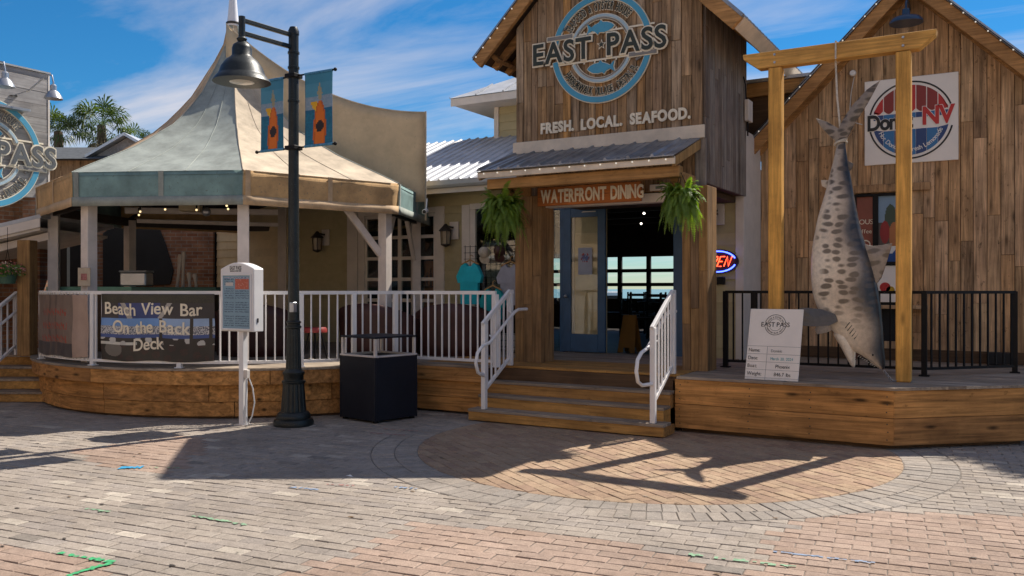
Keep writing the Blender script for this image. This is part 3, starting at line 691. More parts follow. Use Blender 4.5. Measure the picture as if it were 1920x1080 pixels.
siding(mw, -5.9, -4.66, .62, 3.45); siding(mw, -2.51, -2.14, .62, 3.05); siding(mw, -4.66, -.55, 3.06, 3.45); siding(mw, 1.78, 2.54, .62, 3.0)
box('corner_trim', 'trim', rest, 2.54, 2.66, WY-.04, WY, .62, 2.96, .004)
box('corner_trim', 'trim', rest, 2.60, 2.66, WY+.002, 2.76, .62, 3.9, .004)
box('side_wall', 'siding', rest, 2.5, 2.598, WY+.122, 2.78, .4, 3.2)
box('corner_trim', 'trim', rest, -6.44, -6.22, WY-.05, WY-.025, .62, 3.3, .004)
box('pilaster', 'trim', rest, -4.68, -4.44, WY-.05, WY, .62, 3.06, .006); box('pilaster', 'trim', rest, -4.43, -4.28, WY-.035, WY, .62, 3.06, .006)
box('pilaster', 'trim', rest, -2.70, -2.51, WY-.045, WY, .62, 3.06, .006); box('head_trim', 'trim', rest, -4.279, -2.701, WY-.04, WY, 2.96, 3.055, .004)
# glazed roll-up door: frame bars and panes
gd = thing('roll_up_door', None, None); gd.parent = rest
nx, nzr = 2, 6
for i in range(nx+1):
    x = lerp(-4.28, -2.72, i/nx); MB().box(x-.035, x+.035, WY-.005, WY+.045, .63, 2.955).build('stile', 'trim', gd, bevel=.004)
for j in range(nzr+1):
    z = lerp(.68, 2.93, j/nzr)
    for i in range(nx):
        a, b = lerp(-4.28, -2.72, i/nx)+.036, lerp(-4.28, -2.72, (i+1)/nx)-.036
        MB().box(a, b, WY+.0, WY+.04, z-.03, z+.03).build('rail', 'trim', gd, bevel=.004)
        if j < nzr: MB().box(a, b, WY+.016, WY+.022, z+.031, lerp(.68, 2.93, (j+1)/nzr)-.031).build('pane', 'window_glass', gd)
# shop window
wf = thing('window', None, None); wf.parent = rest
box('window_frame', 'trim', wf, -2.14, -1.98, WY-.045, WY, .62, 3.06, .005); box('window_frame', 'trim', wf, -1.979, -1.88, WY-.028, WY+.03, .62, 2.98, .004)
box('window_frame', 'trim', wf, -1.979, -.60, WY-.045, WY, 2.98, 3.075, .005); box('window_frame', 'trim', wf, -.68, -.601, WY-.04, WY+.03, .62, 2.979, .005)
MB().box(-1.88, -.68, WY+.01, WY+.016, .9, 2.98).build('pane', 'window_glass', wf); box('apron', 'trim', wf, -1.88, -.68, WY-.01, WY+.04, .62, .9)
# door: blue jambs, a fixed sidelight, one closed leaf with a long pane; right half stands open
dr = thing('door', None, None); dr.parent = rest
for a, b in ((-.60, -.53), (-.26, -.19), (1.62, 1.77)): box('jamb', 'blue_door', dr, a, b, WY-.06, WY+.06, .62, 2.96, .005)
box('head', 'blue_door', dr, -.53, 1.62, WY-.05, WY+.06, 2.90, 2.97, .004)
MB().box(-.53, -.26, WY+.0, WY+.006, .64, 2.9).build('sidelight', 'window_glass', dr)
lf = MB().box(-.188, -.06, WY-.075, WY-.03, .65, 2.895).box(.40, .53, WY-.075, WY-.03, .65, 2.895).box(-.06, .40, WY-.075, WY-.03, .65, .93).box(-.06, .40, WY-.075, WY-.03, 2.76, 2.895).build('door_leaf', 'blue_door', dr, bevel=.005)
MB().box(-.06, .40, WY-.055, WY-.049, .93, 2.76).build('pane', 'door_glass', dr)
box('reflection_panel', 'siding', dr, -.19, .52, WY-.0, WY+.03, .64, 2.88)  # siding panel added behind the pane to stand in for its reflection
siding(dr, -.02, .52, .66, 2.5, WY+.005, 'siding_pale'); box('reflection_trim', 'trim', dr, -.13, -.02, WY-.026, WY+.0, .64, 2.87)  # boards and trim of the added reflection stand-in
MB().tube([(-.125, WY-.08, 1.52), (-.125, WY-.12, 1.52)], .012).ball((-.125, WY-.13, 1.52), .03).build('knob', 'galv', dr, smooth=True)
MB().frame([(0, 0), (.24, 0), (.24, .014), (.03, .014)], V(.14, WY-.085, 2.83), X1, Z1, V(0, -.02, 0)).build('door_closer', 'galv', dr)
box('threshold', 'deck_top', dr, -.6, 1.77, WY-.12, WY+.1, .622, .64)
# dark dining room behind, with a window wall to the bay
rm = thing('dining_room', None, None); rm.parent = rest
YB = 10.5
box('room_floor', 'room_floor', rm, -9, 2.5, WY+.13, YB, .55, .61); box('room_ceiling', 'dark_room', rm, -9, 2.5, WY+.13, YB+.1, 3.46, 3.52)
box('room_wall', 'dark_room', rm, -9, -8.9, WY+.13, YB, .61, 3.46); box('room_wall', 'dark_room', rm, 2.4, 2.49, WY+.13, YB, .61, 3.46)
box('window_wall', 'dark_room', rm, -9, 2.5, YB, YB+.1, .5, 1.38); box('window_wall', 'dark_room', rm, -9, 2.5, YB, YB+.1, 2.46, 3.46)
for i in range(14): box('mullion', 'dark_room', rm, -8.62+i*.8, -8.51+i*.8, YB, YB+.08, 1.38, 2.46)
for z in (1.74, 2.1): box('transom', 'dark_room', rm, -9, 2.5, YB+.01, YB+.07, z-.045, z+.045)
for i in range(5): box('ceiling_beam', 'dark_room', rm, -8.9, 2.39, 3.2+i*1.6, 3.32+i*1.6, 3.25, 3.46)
for i, (x, y) in enumerate(((.2, 4.2), (-.5, 6), (-1.3, 5.2), (-.2, 7.6), (-1.6, 8.6), (-2.4, 8), (.6, 5.4), (-3, 7.4), (.1, 3.1), (-2.2, 3.2), (-3.3, 3.0))):
    MB().ball((x, y, 3.16), .024).build('pendant', 'ceiling_lamp', rm, smooth=True); MB().tube([(x, y, 3.18), (x, y, 3.46)], .006, 5).build('pendant_cord', 'black_metal', rm)
box('backbar', 'orange_panel', rm, -4.6, -3.7, 4.1, 4.2, .62, 2.2); box('backbar', 'interior_light_wall', rm, -3.6, -2.6, 4.4, 4.5, .62, 2.4); box('bar_shelf', 'dark_room', rm, -4.6, -3.7, 3.9, 4.098, 1.66, 1.69)
for i in range(9):
    x = -4.52+i*.093; hh = .2+.08*((i*7) % 3); MB().lathe([(.001, 0), (.03, 0), (.03, hh*.65), (.012, hh*.8), (.012, hh)], (x, 3.98, 1.692), 8).build('bottle', 'bottle', rm, smooth=True)
# metal roof of the left wing, gutter, clerestory
wr = thing('wing_roof', None, None); wr.parent = rest
E0, E1 = V(0, 1.32, 3.42), V(0, 4.1, 4.62)
x = -4.7; i = 0
while x < -.02:
    xe = min(-.002, x+.6); mb = MB()
    for k in range(3):
        q0, q1 = lerp(x, xe, k/3), lerp(x, xe, (k+1)/3); pr = [(q0, 0), (q0+.02, .025), (q0+.04, .025), (q0+.06, 0), (q1-.001, 0)]; vs = []
        for e in (E0, E1): vs += [(q, e.y, e.z+h_+.012) for q, h_ in pr]+[(q, e.y, e.z) for q, h_ in reversed(pr)]
        m = len(pr)*2; mb.add(vs, [tuple(range(m)), tuple(range(2*m-1, m-1, -1))]+[(q, (q+1) % m, m+(q+1) % m, m+q) for q in range(m)])
    mb.build('roof_sheet', 'roof_metal', wr); x = xe+.002
MB().prism([(1.36, 3.36), (4.1, 4.54), (4.1, 4.6), (1.36, 3.42)], 'x', -4.7, -.01).build('roof_deck', 'dark_soffit', wr)
MB().prism([(1.20, 3.415), (1.20, 3.34), (1.225, 3.30), (1.33, 3.30), (1.33, 3.415), (1.315, 3.415), (1.315, 3.32), (1.235, 3.32), (1.215, 3.345), (1.215, 3.415)], 'x', -4.7, -.03).build('gutter', 'gutter', wr)
box('eave_fascia', 'trim', wr, -4.7, -.03, 1.332, 1.358, 3.22, 3.41); box('soffit', 'siding', wr, -4.7, -.03, 1.36, WY-.03, 3.29, 3.31)
cl = thing('clerestory', None, None); cl.parent = rest
box('wall', 'siding', cl, -2.78, .5, 4.02, 7, 4.2, 5.2); siding(cl, -2.72, 0.0, 4.55, 5.18, 4.02, 'siding')
box('corner_trim', 'trim', cl, -2.82, -2.72, 3.98, 4.018, 4.3, 5.2)
box('soffit', 'trim', cl, -3.42, .7, 3.42, 7.4, 5.18, 5.22); box('eave_board', 'trim', cl, -3.44, .7, 3.39, 3.418, 5.16, 5.30)
for k in range(7):
    x0, x1 = -3.46+k*.6, -3.46+(k+1)*.6-.004; t0, t1 = min(1, (x0+3.46)/1.9), min(1, (x1+3.46)/1.9)
    f = lambda x_, t_: (x_, 3.37+1.9*t_, 5.31+1.0*t_)
    a, b = (x0, 3.37, 5.31), (x1, 3.37, 5.31); c_, d_ = f(x1, t1), f(x0, t0)
    mb = MB().add([a, b, c_, d_], [(0, 1, 2, 3)]) if k else MB().add([a, b, c_], [(0, 1, 2)])
    mb.bar(V(*a)+V(.01, 0, .012), V(*d_)+V(.011, .001, .013), .03, .03); mb.build('roof_sheet', 'roof_metal', cl, recalc=False)
MB().add([(-3.46, 3.37, 5.31), (-1.56, 5.27, 6.31), (-1.56, 5.5, 6.31), (-3.46, 7.4, 5.31)], [(0, 1, 2, 3)]).build('hip_sheet', 'roof_metal', cl, recalc=False)
# link between tower and stall: low roof edge, timber fascia, shadowed recess
lk = thing('link_roof', None, None); lk.parent = rest
box('link_fascia', 'beam_wood', lk, 2.25, 3.52, 2.5, 2.56, 4.50, 4.70, .006); box('link_cap', 'roof_metal', lk, 2.2, 3.56, 2.46, 3.4, 4.705, 4.75)
MB().prism([(2.1, 3.32), (2.45, 3.66), (3.40, 4.61), (2.1, 4.69)], 'y', 2.6, 2.66).build('link_wall', 'dark_soffit', lk)
# ---------------------------------------------------------------- plank gable stall on the right
stall = thing('donut_stall', 'plank gabled donut stall with timber rake boards, right of the gallows', 'building')
SY = 2.8; SAX, SAZ = 4.73, 5.93; SX0, SX1 = 2.66, 7.0
def sg(x): return SAZ-.12-abs(x-SAX)
rs = random.Random(5)
stw = MB().prism([(SX0, .0), (SX1, .0), (SX1, sg(SX1)-.03), (SAX, sg(SAX)-.03), (SX0, sg(SX0)-.03)], 'y', SY, SY+.1).build('front_wall', 'dark_soffit', stall)
planks_y(stw, 'stall_wood', SX0, SX1, .05, sg, SY, .165, jit=.12, rnd=rs, seglen=(1.2, 2.6), skip=(3.98, 4.72, .9, 2.99))
box('side_wall', 'stall_wood', stall, SX1-.1, SX1-.002, SY+.101, 7, .0, 3.5); box('back_wall', 'dark_soffit', stall, SX0, SX1, 7, 7.1, .0, 3.5)
for s in (-1, 1):
    xe = 2.50 if s < 0 else 7.3; ze = SAZ-abs(xe-SAX); dn = (V(SAX, 0, SAZ)-V(xe, 0, ze)); L_ = dn.length; dn.normalize(); nn = V(-dn.z, 0, dn.x); nn = nn if nn.z > 0 else -nn
    if s > 0: nn = V(dn.z, 0, -dn.x) if V(dn.z, 0, -dn.x).z > 0 else nn
    MB().frame([(0, -.001), (L_-.004, -.001), (L_-.17, -.165), (0, -.165)], V(xe, SY-.42, ze), dn, nn, V(0, .06, 0)).build('rake_board', 'rake_wood', stall, bevel=.006)
    MB().frame([(0, -.03), (L_-.03, -.03), (L_-.16, -.15), (0, -.15)], V(xe, SY-.08, ze), dn, nn, V(0, .04, 0)).build('frieze_board', 'rake_wood', stall, bevel=.005)
    MB().frame([(0, -.005), (L_-.03, -.005), (L_-.04, -.03), (0, -.03)], V(xe, SY-.358, ze), dn, nn, V(0, 4.5, 0)).build('roof_deck', 'dark_soffit', stall)
    yy = SY-.46; k = 0
    while yy < 7.2:
        ye = yy+.6; mb = MB()
        for q in range(3):
            q0, q1 = lerp(yy, ye, q/3), lerp(yy, ye, (q+1)/3)-.001; pr = [(q0, 0), (q0+.02, .022), (q0+.05, .022), (q0+.07, 0), (q1, 0)]; vs = []
            for e in (V(xe, 0, ze)-dn*.04, V(SAX, 0, SAZ)): vs += [V(e.x, y_, e.z)+nn*(h_+.02) for y_, h_ in pr]+[V(e.x, y_, e.z)+nn*.001 for y_, h_ in reversed(pr)]
            m = len(pr)*2; mb.add(vs, [tuple(range(m)), tuple(range(2*m-1, m-1, -1))]+[(i, (i+1) % m, m+(i+1) % m, m+i) for i in range(m)])
        mb.build('roof_sheet', 'awning_metal', stall); yy = ye+.002
# serving window with posters, lintel and white menu panel
MB().box(3.98, 4.72, SY-.012, SY-.002, .9, 2.99).build('window_backing', 'black_cloth', stall)
box('lintel', 'stall_wood', stall, 3.86, 4.98, SY-.10, SY-.045, 3.0, 3.11, .006)
for a, b, z0, z1 in ((3.98, 4.02, 2.02, 2.99), (4.24, 4.31, 2.02, 2.99), (4.68, 4.72, 2.02, 2.99), (4.02, 4.24, 2.95, 2.99), (4.31, 4.68, 2.95, 2.99), (3.98, 4.72, 1.97, 2.02)): box('window_frame', 'black_metal', stall, a, b, SY-.075, SY-.004, z0, z1, .003)
MB().box(4.02, 4.24, SY-.03, SY-.02, 2.02, 2.95).build('poster', 'poster_red', stall)
def donut_pic(u, v):
    x, y = u-.45, v-.45
    if y < -.22: return (.015, .07, .25) if (x*x+(y+.1)**2) > .05 else (.7, .7, .7)
    for cx_, cy_, rr_, c_ in ((-.22, .0, .17, (.30, .03, .03)), (.12, -.05, .2, (.42, .16, .06)), (-.02, .22, .2, (.06, .09, .06)), (.25, .22, .16, (.45, .03, .04))):
        if (x-cx_)**2+(y-cy_)**2 < rr_**2: return c_
    return (.22, .33, .45) if v > .6 else (.10, .08, .07)
MB().grid(lambda u, v: (4.31+.37*u, SY-.03, 2.02+.93*v), 36, 72, donut_pic).build('poster', 'print', stall, solid=.006)
mb = MB(); letters(mb, 'OUS', V(4.055, SY-.0305, 2.56), X1, Z1, V(0, -1, 0), .10, depth=.003); letters(mb, 'offee', V(4.04, SY-.0305, 2.43), X1, Z1, V(0, -1, 0), .085, depth=.003); mb.split('poster_lettering', 'letter_cream', stall)
mb = MB(); arc_band(mb, V(4.14, SY-.0305, 2.27), X1, Z1, V(0, -1, 0), .05, .066, 0, 360, 0, .003, 24); mb.build('poster_ring', 'letter_cream', stall)
MB().box(3.98, 4.72, SY-.05, SY-.013, 1.45, 1.965).build('menu_panel', 'panel_white', stall, bevel=.004)
mb = MB(); 
for cx_, cz_, c_, rr_ in ((4.40, 1.66, (.5, .03, .03), .07), (4.47, 1.62, (.55, .32, .02), .055), (4.62, 1.64, (.22, .21, .2), .06), (4.2, 1.62, (.5, .3, .1), .05)):
    vs = [(cx_+rr_*math.cos(t*math.pi/8), SY-.054, cz_+rr_*math.sin(t*math.pi/8)) for t in range(16)]; mb.add(vs, [tuple(range(16))], c_)
mb.split('printed_picture', 'print', stall, recalc=False, solid=.003)
box('wall_base', 'dark_soffit', stall, SX0, SX1, SY-.06, SY-.042, .64, .80); box('counter', 'stall_wood', stall, 3.9, 4.95, SY-.22, SY-.045, 1.36, 1.41, .005)
box('black_box', 'black_cloth', stall, 5.68, 5.97, SY-.25, SY-.07, .64, .80, .01)
# round enamel lamp on a gooseneck under the apex
dl = thing('gable_lamp', 'navy dish lamp with white inside hanging under the stall apex', 'lamp')
MB().tube([(4.72, SY-.05, 5.52), (4.72, SY-.30, 5.56), (4.72, SY-.48, 5.54), (4.72, SY-.55, 5.46), (4.72, SY-.55, 5.38)], .014, 8).build('gooseneck', 'navy_enamel', dl, smooth=True)
MB().lathe([(.02, .20), (.045, .19), (.05, .12), (.07, .09), (.17, .07), (.205, .03), (.21, .0)], (4.72, SY-.55, 5.2), 32).build('shade', 'navy_enamel', dl, smooth=True, solid=.004)
MB().lathe([(.001, .075), (.10, .068), (.17, .055), (.198, .02), (.202, .002)], (4.72, SY-.55, 5.198), 32).build('reflector', 'enamel_white', dl, smooth=True)
# square stall sign
ds = thing('donut_sign', 'square white donut shop sign with red scalloped awning circle, on the stall wall', 'sign')
N_ = V(0, -1, 0); o = V(4.725, SY-.066, 3.985)
MB().box(4.13, 5.32, SY-.064, SY-.042, 3.39, 4.585).build('panel', 'panel_white', ds, bevel=.006)
ctr = V(4.725, SY-.065, 3.985); RB = .52
mb = MB(); arc_band(mb, ctr, X1, Z1, N_, RB, RB+.022, 13, 167, 0, .004); arc_band(mb, ctr, X1, Z1, N_, RB, RB+.022, 193, 347, 0, .004); mb.split('ring', 'print_black', ds)
def chord_poly(x0, x1, zb, rad, n=8, scal=0):
    top = [(lerp(x0, x1, i/n), math.sqrt(max(0, rad*rad-lerp(x0, x1, i/n)**2))) for i in range(n+1)]
    bot = [(lerp(x1, x0, i/n), zb-(scal*math.sin(math.pi*i/n) if scal else 0)) for i in range(n+1)]
    return top+bot
redm = MB(); marm = MB(); ra = .485; xs_ = [-.475, -.345, -.205, -.07, .07, .205, .345, .475]
for i in range(7):
    a, b = xs_[i]+.006, xs_[i+1]-.006
    zb = .155
    p = chord_poly(a, b, zb, ra, 8, .045); p = [(q[0], max(q[1], zb-.05)) for q in p]
    (marm if i in (1, 2, 4, 5) else redm).frame(p, ctr, X1, Z1, N_*.004)
redm.split('awning_stripe', 'print_red', ds); marm.split('awning_stripe', 'print_maroon', ds)
bl = MB(); nv = MB()
for i in range(7):
    a, b = xs_[i]+.002, xs_[i+1]-.002
    tp = [(lerp(a, b, k/6), min(.10-.0, math.sqrt(max(0, ra*ra-lerp(a, b, k/6)**2)))) for k in range(7)]
    (bl if i % 2 else nv).frame(tp+[(b, .03), (a, .03)], ctr+N_*.0005, X1, Z1, N_*.003)
    lo = [(lerp(a, b, k/8), -math.sqrt(max(0, ra*ra-lerp(a, b, k/8)**2))) for k in range(9)]
    (bl if i % 2 else nv).frame(lo+[(b, max(-.13, lo[-1][1]+.004)), (a, max(-.13, lo[0][1]+.004))], ctr, X1, Z1, N_*.004)
bl.split('blue_stripe', 'print_blue', ds); nv.split('navy_stripe', 'print_navy', ds)
mb = MB(); letters(mb, 'Donut', ctr+V(-.545, 0, -.105)+N_*.004, X1, Z1, N_, .30, .80, .055, .004, gap=.05); mb.split('letter', 'letter_white', ds)
mb = MB(); letters(mb, 'Donut', ctr+V(-.545, 0, -.105)+N_*.0085, X1, Z1, N_, .30, .80, .034, .003, gap=.05); mb.split('letter', 'print_black', ds)
mb = MB(); letters(mb, 'NV', ctr+V(.165, 0, -.075)+N_*.004, X1, Z1, N_, .34, .86, .055, .004, gap=.05); mb.split('letter', 'letter_white', ds)
mb = MB(); letters(mb, 'NV', ctr+V(.165, 0, -.075)+N_*.0085, X1, Z1, N_, .34, .86, .034, .003, gap=.05); mb.split('letter', 'print_red', ds)
mb = MB(); arc_letters(mb, 'Hot Donuts & Fresh Lemonade', ctr+N_*.004, X1, Z1, N_, .435, .088, 270, 1, .006, .003, gap=.07, sp=.28, inside=True, span=138)
mb.split('letter', 'letter_white', ds)
# small camera and its cord on the stall wall
cm = thing('security_camera', 'small white dome camera with dangling cord high on the stall wall', 'camera')
MB().lathe([(.001, .05), (.035, .05), (.045, .03), (.045, 0)], (3.98, SY-.09, 4.72), 16, Matrix.Rotation(R(90), 4, 'X')).build('housing', 'enamel_white', cm, smooth=True); MB().ball((3.98, SY-.10, 4.72), .032).build('lens', 'eye_black', cm, smooth=True)
MB().tube([(3.99, SY-.05, 4.68), (3.95, SY-.06, 4.45), (3.93, SY-.06, 4.2), (4.0, SY-.06, 4.02), (4.1, SY-.06, 3.98)], .006, 6).build('cord', 'conduit', cm, smooth=True)
eb = thing('meter_box', 'pale electrical box and cable at the back edge of the tower side wall', 'electrical box')
MB().box(2.70, 2.76, 1.70, 1.92, 4.0, 4.30).build('box', 'trim', eb, bevel=.006); MB().tube([(2.72, 1.72, 4.3), (2.72, 1.68, 4.5), (2.71, 1.62, 4.6)], .01).build('cable', 'black_metal', eb, smooth=True)
MB().tube([(2.72, 1.80, 4.0), (2.72, 1.80, 3.8)], .012).build('conduit', 'black_metal', eb, smooth=True)
# string lights along the roof edges
def string_lights(pts, n, label):
    t = thing('string_lights', label, 'string lights'); P = [Vector(p) for p in pts]
    MB().tube(P, .005, 5).build('wire', 'black_metal', t)
    L = sum((b-a).length for a, b in zip(P, P[1:])); first = None
    for i in range(n):
        s = (i+.5)/n*L
        for a, b in zip(P, P[1:]):
            l = (b-a).length
            if s <= l: p = a+(b-a)*(s/l); break
            s -= l
        if first is None: first = MB().ball((0, 0, 0), .0105, 6).build('bulb', 'bulb_white', t, smooth=True); first.location = p+V(0, 0, -.02)
        else: dup(first, t, p+V(0, 0, -.02))
string_lights([(AX0, AY-.012, AZ0-.02), (AX1, AY-.012, AZ0-.02)], 13, 'string of small bulbs along the porch awning edge')
string_lights([(EVL, -.285, EVZ-.02), (.25, -.285, EVZ+.79)], 7, 'small bulbs along the left tower roof edge')
string_lights([(2.52, SY-.465, SAZ-abs(2.52-SAX)+.03), (4.70, SY-.465, SAZ+.0)], 15, 'small bulbs up the left rake of the stall roof')
string_lights([(4.76, SY-.465, SAZ-.02), (6.6, SY-.465, SAZ-1.85)], 13, 'small bulbs down the right rake of the stall roof')

# ---------------------------------------------------------------- round fish logo signs
def star(mb, c, r, u, n, rad, d):
    mb.frame([((rad if k % 2 == 0 else rad*.42)*math.sin(k*math.pi/5), (rad if k % 2 == 0 else rad*.42)*math.cos(k*math.pi/5)) for k in range(10)], c, r, u, n*d)
FISH = [(-.5, .02), (-.40, .11), (-.25, .17), (-.08, .19), (.0, .27), (.06, .19), (.22, .13), (.34, .06), (.50, .20), (.46, .0), (.52, -.17), (.34, -.05), (.2, -.11), (.12, -.2), (.04, -.14), (-.12, -.16), (-.3, -.13), (-.42, -.06)]
def logo(name, label, c, r, u, n, K, dark='letter_dark'):
    t = thing(name, label, 'sign')
    bw = MB(); bb = MB(); pl = MB(); gy = MB(); wh = MB(); dk = MB(); sw_ = MB(); sd = MB()
    for a0, a1 in ((9, 171), (189, 351)):
        arc_band(bw, c, r, u, n, .655*K, .755*K, a0-.8, a1+.8, .0, .018); arc_band(bb, c, r, u, n, .668*K, .742*K, a0, a1, .019, .030)
    for a0, a1 in ((24, 156), (204, 336)):
        arc_band(bw, c, r, u, n, .395*K, .475*K, a0-1.5, a1+1.5, .0, .016); arc_band(pl, c, r, u, n, .428*K, .464*K, a0, a1, .017, .026); arc_band(gy, c, r, u, n, .403*K, .420*K, a0, a1, .017, .024)
    arc_letters(sw_, 'SEAFOOD & OYSTER HOUSE', c, r, u, n, .530*K, .155*K, 96, 1, .075, .012, gap=.13, span=106); arc_letters(sd, 'SEAFOOD & OYSTER HOUSE', c+n*.0125, r, u, n, .530*K, .155*K, 96, 1, .006, .010, gap=.13, span=106)
    arc_letters(sw_, 'HARBORWALK VILLAGE . DESTIN, FL', c, r, u, n, .635*K, .145*K, 269, 1, .075, .012, gap=.13, inside=True, span=120); arc_letters(sd, 'HARBORWALK VILLAGE . DESTIN, FL', c+n*.0125, r, u, n, .635*K, .145*K, 269, 1, .006, .010, gap=.13, inside=True, span=120)
    for s, zc, sg_ in ((1, .275, 1), (-1, -.275, -1)):
        q = [(x*.40*K*sg_*-1, y*.40*K) for x, y in FISH]; cc = c+u*(zc*K)
        wh.frame([(a*1.08, b*1.16) for a, b in q], cc, r, u, n*.014); bb.frame(q, cc+n*.015, r, u, n*.012)
    # two oars framing the name
    for zc, sx in ((.225, -1), (-.155, 1)):
        a = c+u*(zc*K)+n*.012
        wh.frame([(-.74*K, -.012*K), (.78*K, -.012*K), (.78*K, .012*K), (-.74*K, .012*K)] if sx < 0 else [(-.78*K, -.012*K), (.74*K, -.012*K), (.74*K, .012*K), (-.78*K, .012*K)], a, r, u, n*.012)
        x0 = -.82*K if sx < 0 else .42*K
        bw.frame([(x0-.01*K, -.036*K), (x0+.41*K, -.036*K), (x0+.41*K, .036*K), (x0-.01*K, .036*K)], a+n*.006, r, u, n*.016); gy.frame([(x0+.005*K, -.024*K), (x0+.395*K, -.024*K), (x0+.395*K, .024*K), (x0+.005*K, .024*K)], a+n*.023, r, u, n*.008)
        for k in range(6): wh.frame([(-.42*K+k*.16*K, 0), (-.40*K+k*.16*K, 0), (-.40*K+k*.16*K, .035*K*(1 if sx < 0 else -1)), (-.42*K+k*.16*K, .035*K*(1 if sx < 0 else -1))], a, r, u, n*.010)
    sz = .415*K; z0 = u*(-.115*K)
    for s, o_, al in (('EAST', -1.03, 'l'), ('PASS', .115, 'l')):
        letters(wh, s, c+r*(o_*K)+z0+n*.026, r, u, n, sz, .925, .070, .020, gap=.10); letters(dk, s, c+r*(o_*K)+z0+n*.047, r, u, n, sz, .925, .018, .012, gap=.10)
    star(wh, c+r*(.02*K)+u*(.04*K)+n*.026, r, u, n, .075*K, .014); star(dk, c+r*(.02*K)+u*(.04*K)+n*.041, r, u, n, .045*K, .010)
    for x0, z in ((-.60, .30), (.52, -.24)):
        for k in range(3): gy.frame([(x0*K+.04*K*k, z*K+.02*K*k), (x0*K+.05*K+.04*K*k, z*K+.02*K*k+.03*K), (x0*K+.02*K+.04*K*k, z*K+.05*K+.02*K*k), (x0*K-.02*K+.04*K*k, z*K+.03*K+.02*K*k)], c, r, u, n*.02)
    bw.split('ring_edge', 'letter_cream', t); bb.split('blue_piece', 'logo_blue', t); pl.split('pale_ring', 'logo_pale', t); gy.split('grey_inlay', 'logo_grey', t); wh.split('letter_outline', 'letter_cream', t); dk.split('letter', dark, t)
    tag(sw_.build('arc_lettering_outline', 'letter_cream', t), kind='stuff'); tag(sd.build('arc_lettering', dark, t), kind='stuff')
    return t
logo('logo_sign', 'round blue ringed fish logo sign with dark outlined name, on the plank tower', V(1.30, -.052, 4.79), X1, Z1, V(0, -1, 0), .955)
tl = thing('tagline_letters', 'cream brush letters spelling a seafood tagline below the tower logo', 'sign'); mb = MB(); q = random.Random(4)
letters(mb, 'FRESH.  LOCAL.  SEAFOOD.', V(.41, -.05, 3.755), X1, Z1, N_, .19, .82, .05, .018, gap=.15, sp=.16, wob=.02, rnd=q); mb.split('letter', 'letter_cream', tl)
wd = thing('porch_sign', 'orange brown wooden board with cream dining letters over the entrance', 'sign')
for z0, z1 in ((2.745, 2.868), (2.872, 2.995)): box('board', 'sign_wood', wd, .44, 1.92, -.225, -.185, z0, z1, .004)
mb = MB(); letters(mb, 'WATERFRONT DINING', V(.50, -.226, 2.79), X1, Z1, N_, .235, .565, .034, .008, gap=.12, sp=.3, wob=.015, rnd=q); mb.split('letter', 'letter_cream', wd)
ad = thing('address_plate', 'small grey address plate right of the entrance board', 'sign'); box('plate', 'trim', ad, 1.98, 2.22, -.075, -.055, 2.88, 2.96, .003); box('plate_print', 'print_grey', ad, 2.06, 2.15, -.080, -.0755, 2.90, 2.935)

# ---------------------------------------------------------------- building with the same logo at the left edge
lb = thing('grey_board_building', 'grey board clad building at the left edge carrying the second logo sign', 'building')
LX, LY1 = -8.56, -1.52
core = box('wall', 'plain_grey_wall', lb, LX-5, LX-.03, -9, LY1, 3.2, 5.36); z = 3.2
rl = random.Random(8)
while z < 5.36:
    zt = min(5.37, z+.23); y = LY1
    while y > -9:
        ye = y-rl.uniform(1.2, 2.6); MB().box(LX-.03, LX+rl.uniform(0, .006), max(-9, ye)+.002, y-.002, z+.002, zt-.002).build('board', 'grey_board', core, bevel=.003); y = ye
    z = zt
box('ground_floor', 'brick_wall_side', lb, LX-5, LX-.75, -9, LY1-.1, 0, 3.198)
box('edge_trim', 'trim', lb, LX-.03, LX+.012, LY1, LY1+.03, 3.2, 5.37); box('cap', 'gutter', lb, LX-5, LX+.03, -9, LY1+.04, 5.372, 5.40)
logo('logo_sign', 'second round blue ringed logo sign cut off by the left edge, on grey boards', V(LX+.02, -2.56, 3.87), V(0, 1, 0), Z1, V(1, 0, 0), 1.2, 'letter_grey')
def gooseneck(y, zb, label):
    t = thing('gooseneck_lamp', label, 'lamp', group=None)
    MB().tube([(LX, y-.32, zb), (LX+.25, y-.2, zb+.08), (LX+.42, y-.08, zb+.28), (LX+.5, y-.03, zb+.36), (LX+.58, y, zb+.34), (LX+.62, y, zb+.22), (LX+.62, y, zb+.12)], .014, 8).build('arm', 'galv', t, smooth=True)
    MB().lathe([(.03, .18), (.05, .16), (.05, .08), (.085, .05), (.13, -.02), (.145, -.06)], (LX+.62, y, zb), 20).build('shade', 'galv', t, smooth=True, solid=.005); MB().lathe([(.001, .11), (.07, .11)], (LX+.0, y-.32, zb-.11), 12).build('mount', 'galv', t)
gooseneck(-1.80, 4.88, 'grey gooseneck lamp at the right edge of the grey board wall'); gooseneck(-2.60, 4.92, 'grey gooseneck lamp on the grey boards, cut by the left edge')
box('light_ledge', 'galv', lb, LX, LX+.22, -4.5, -1.95, 4.62, 4.66)
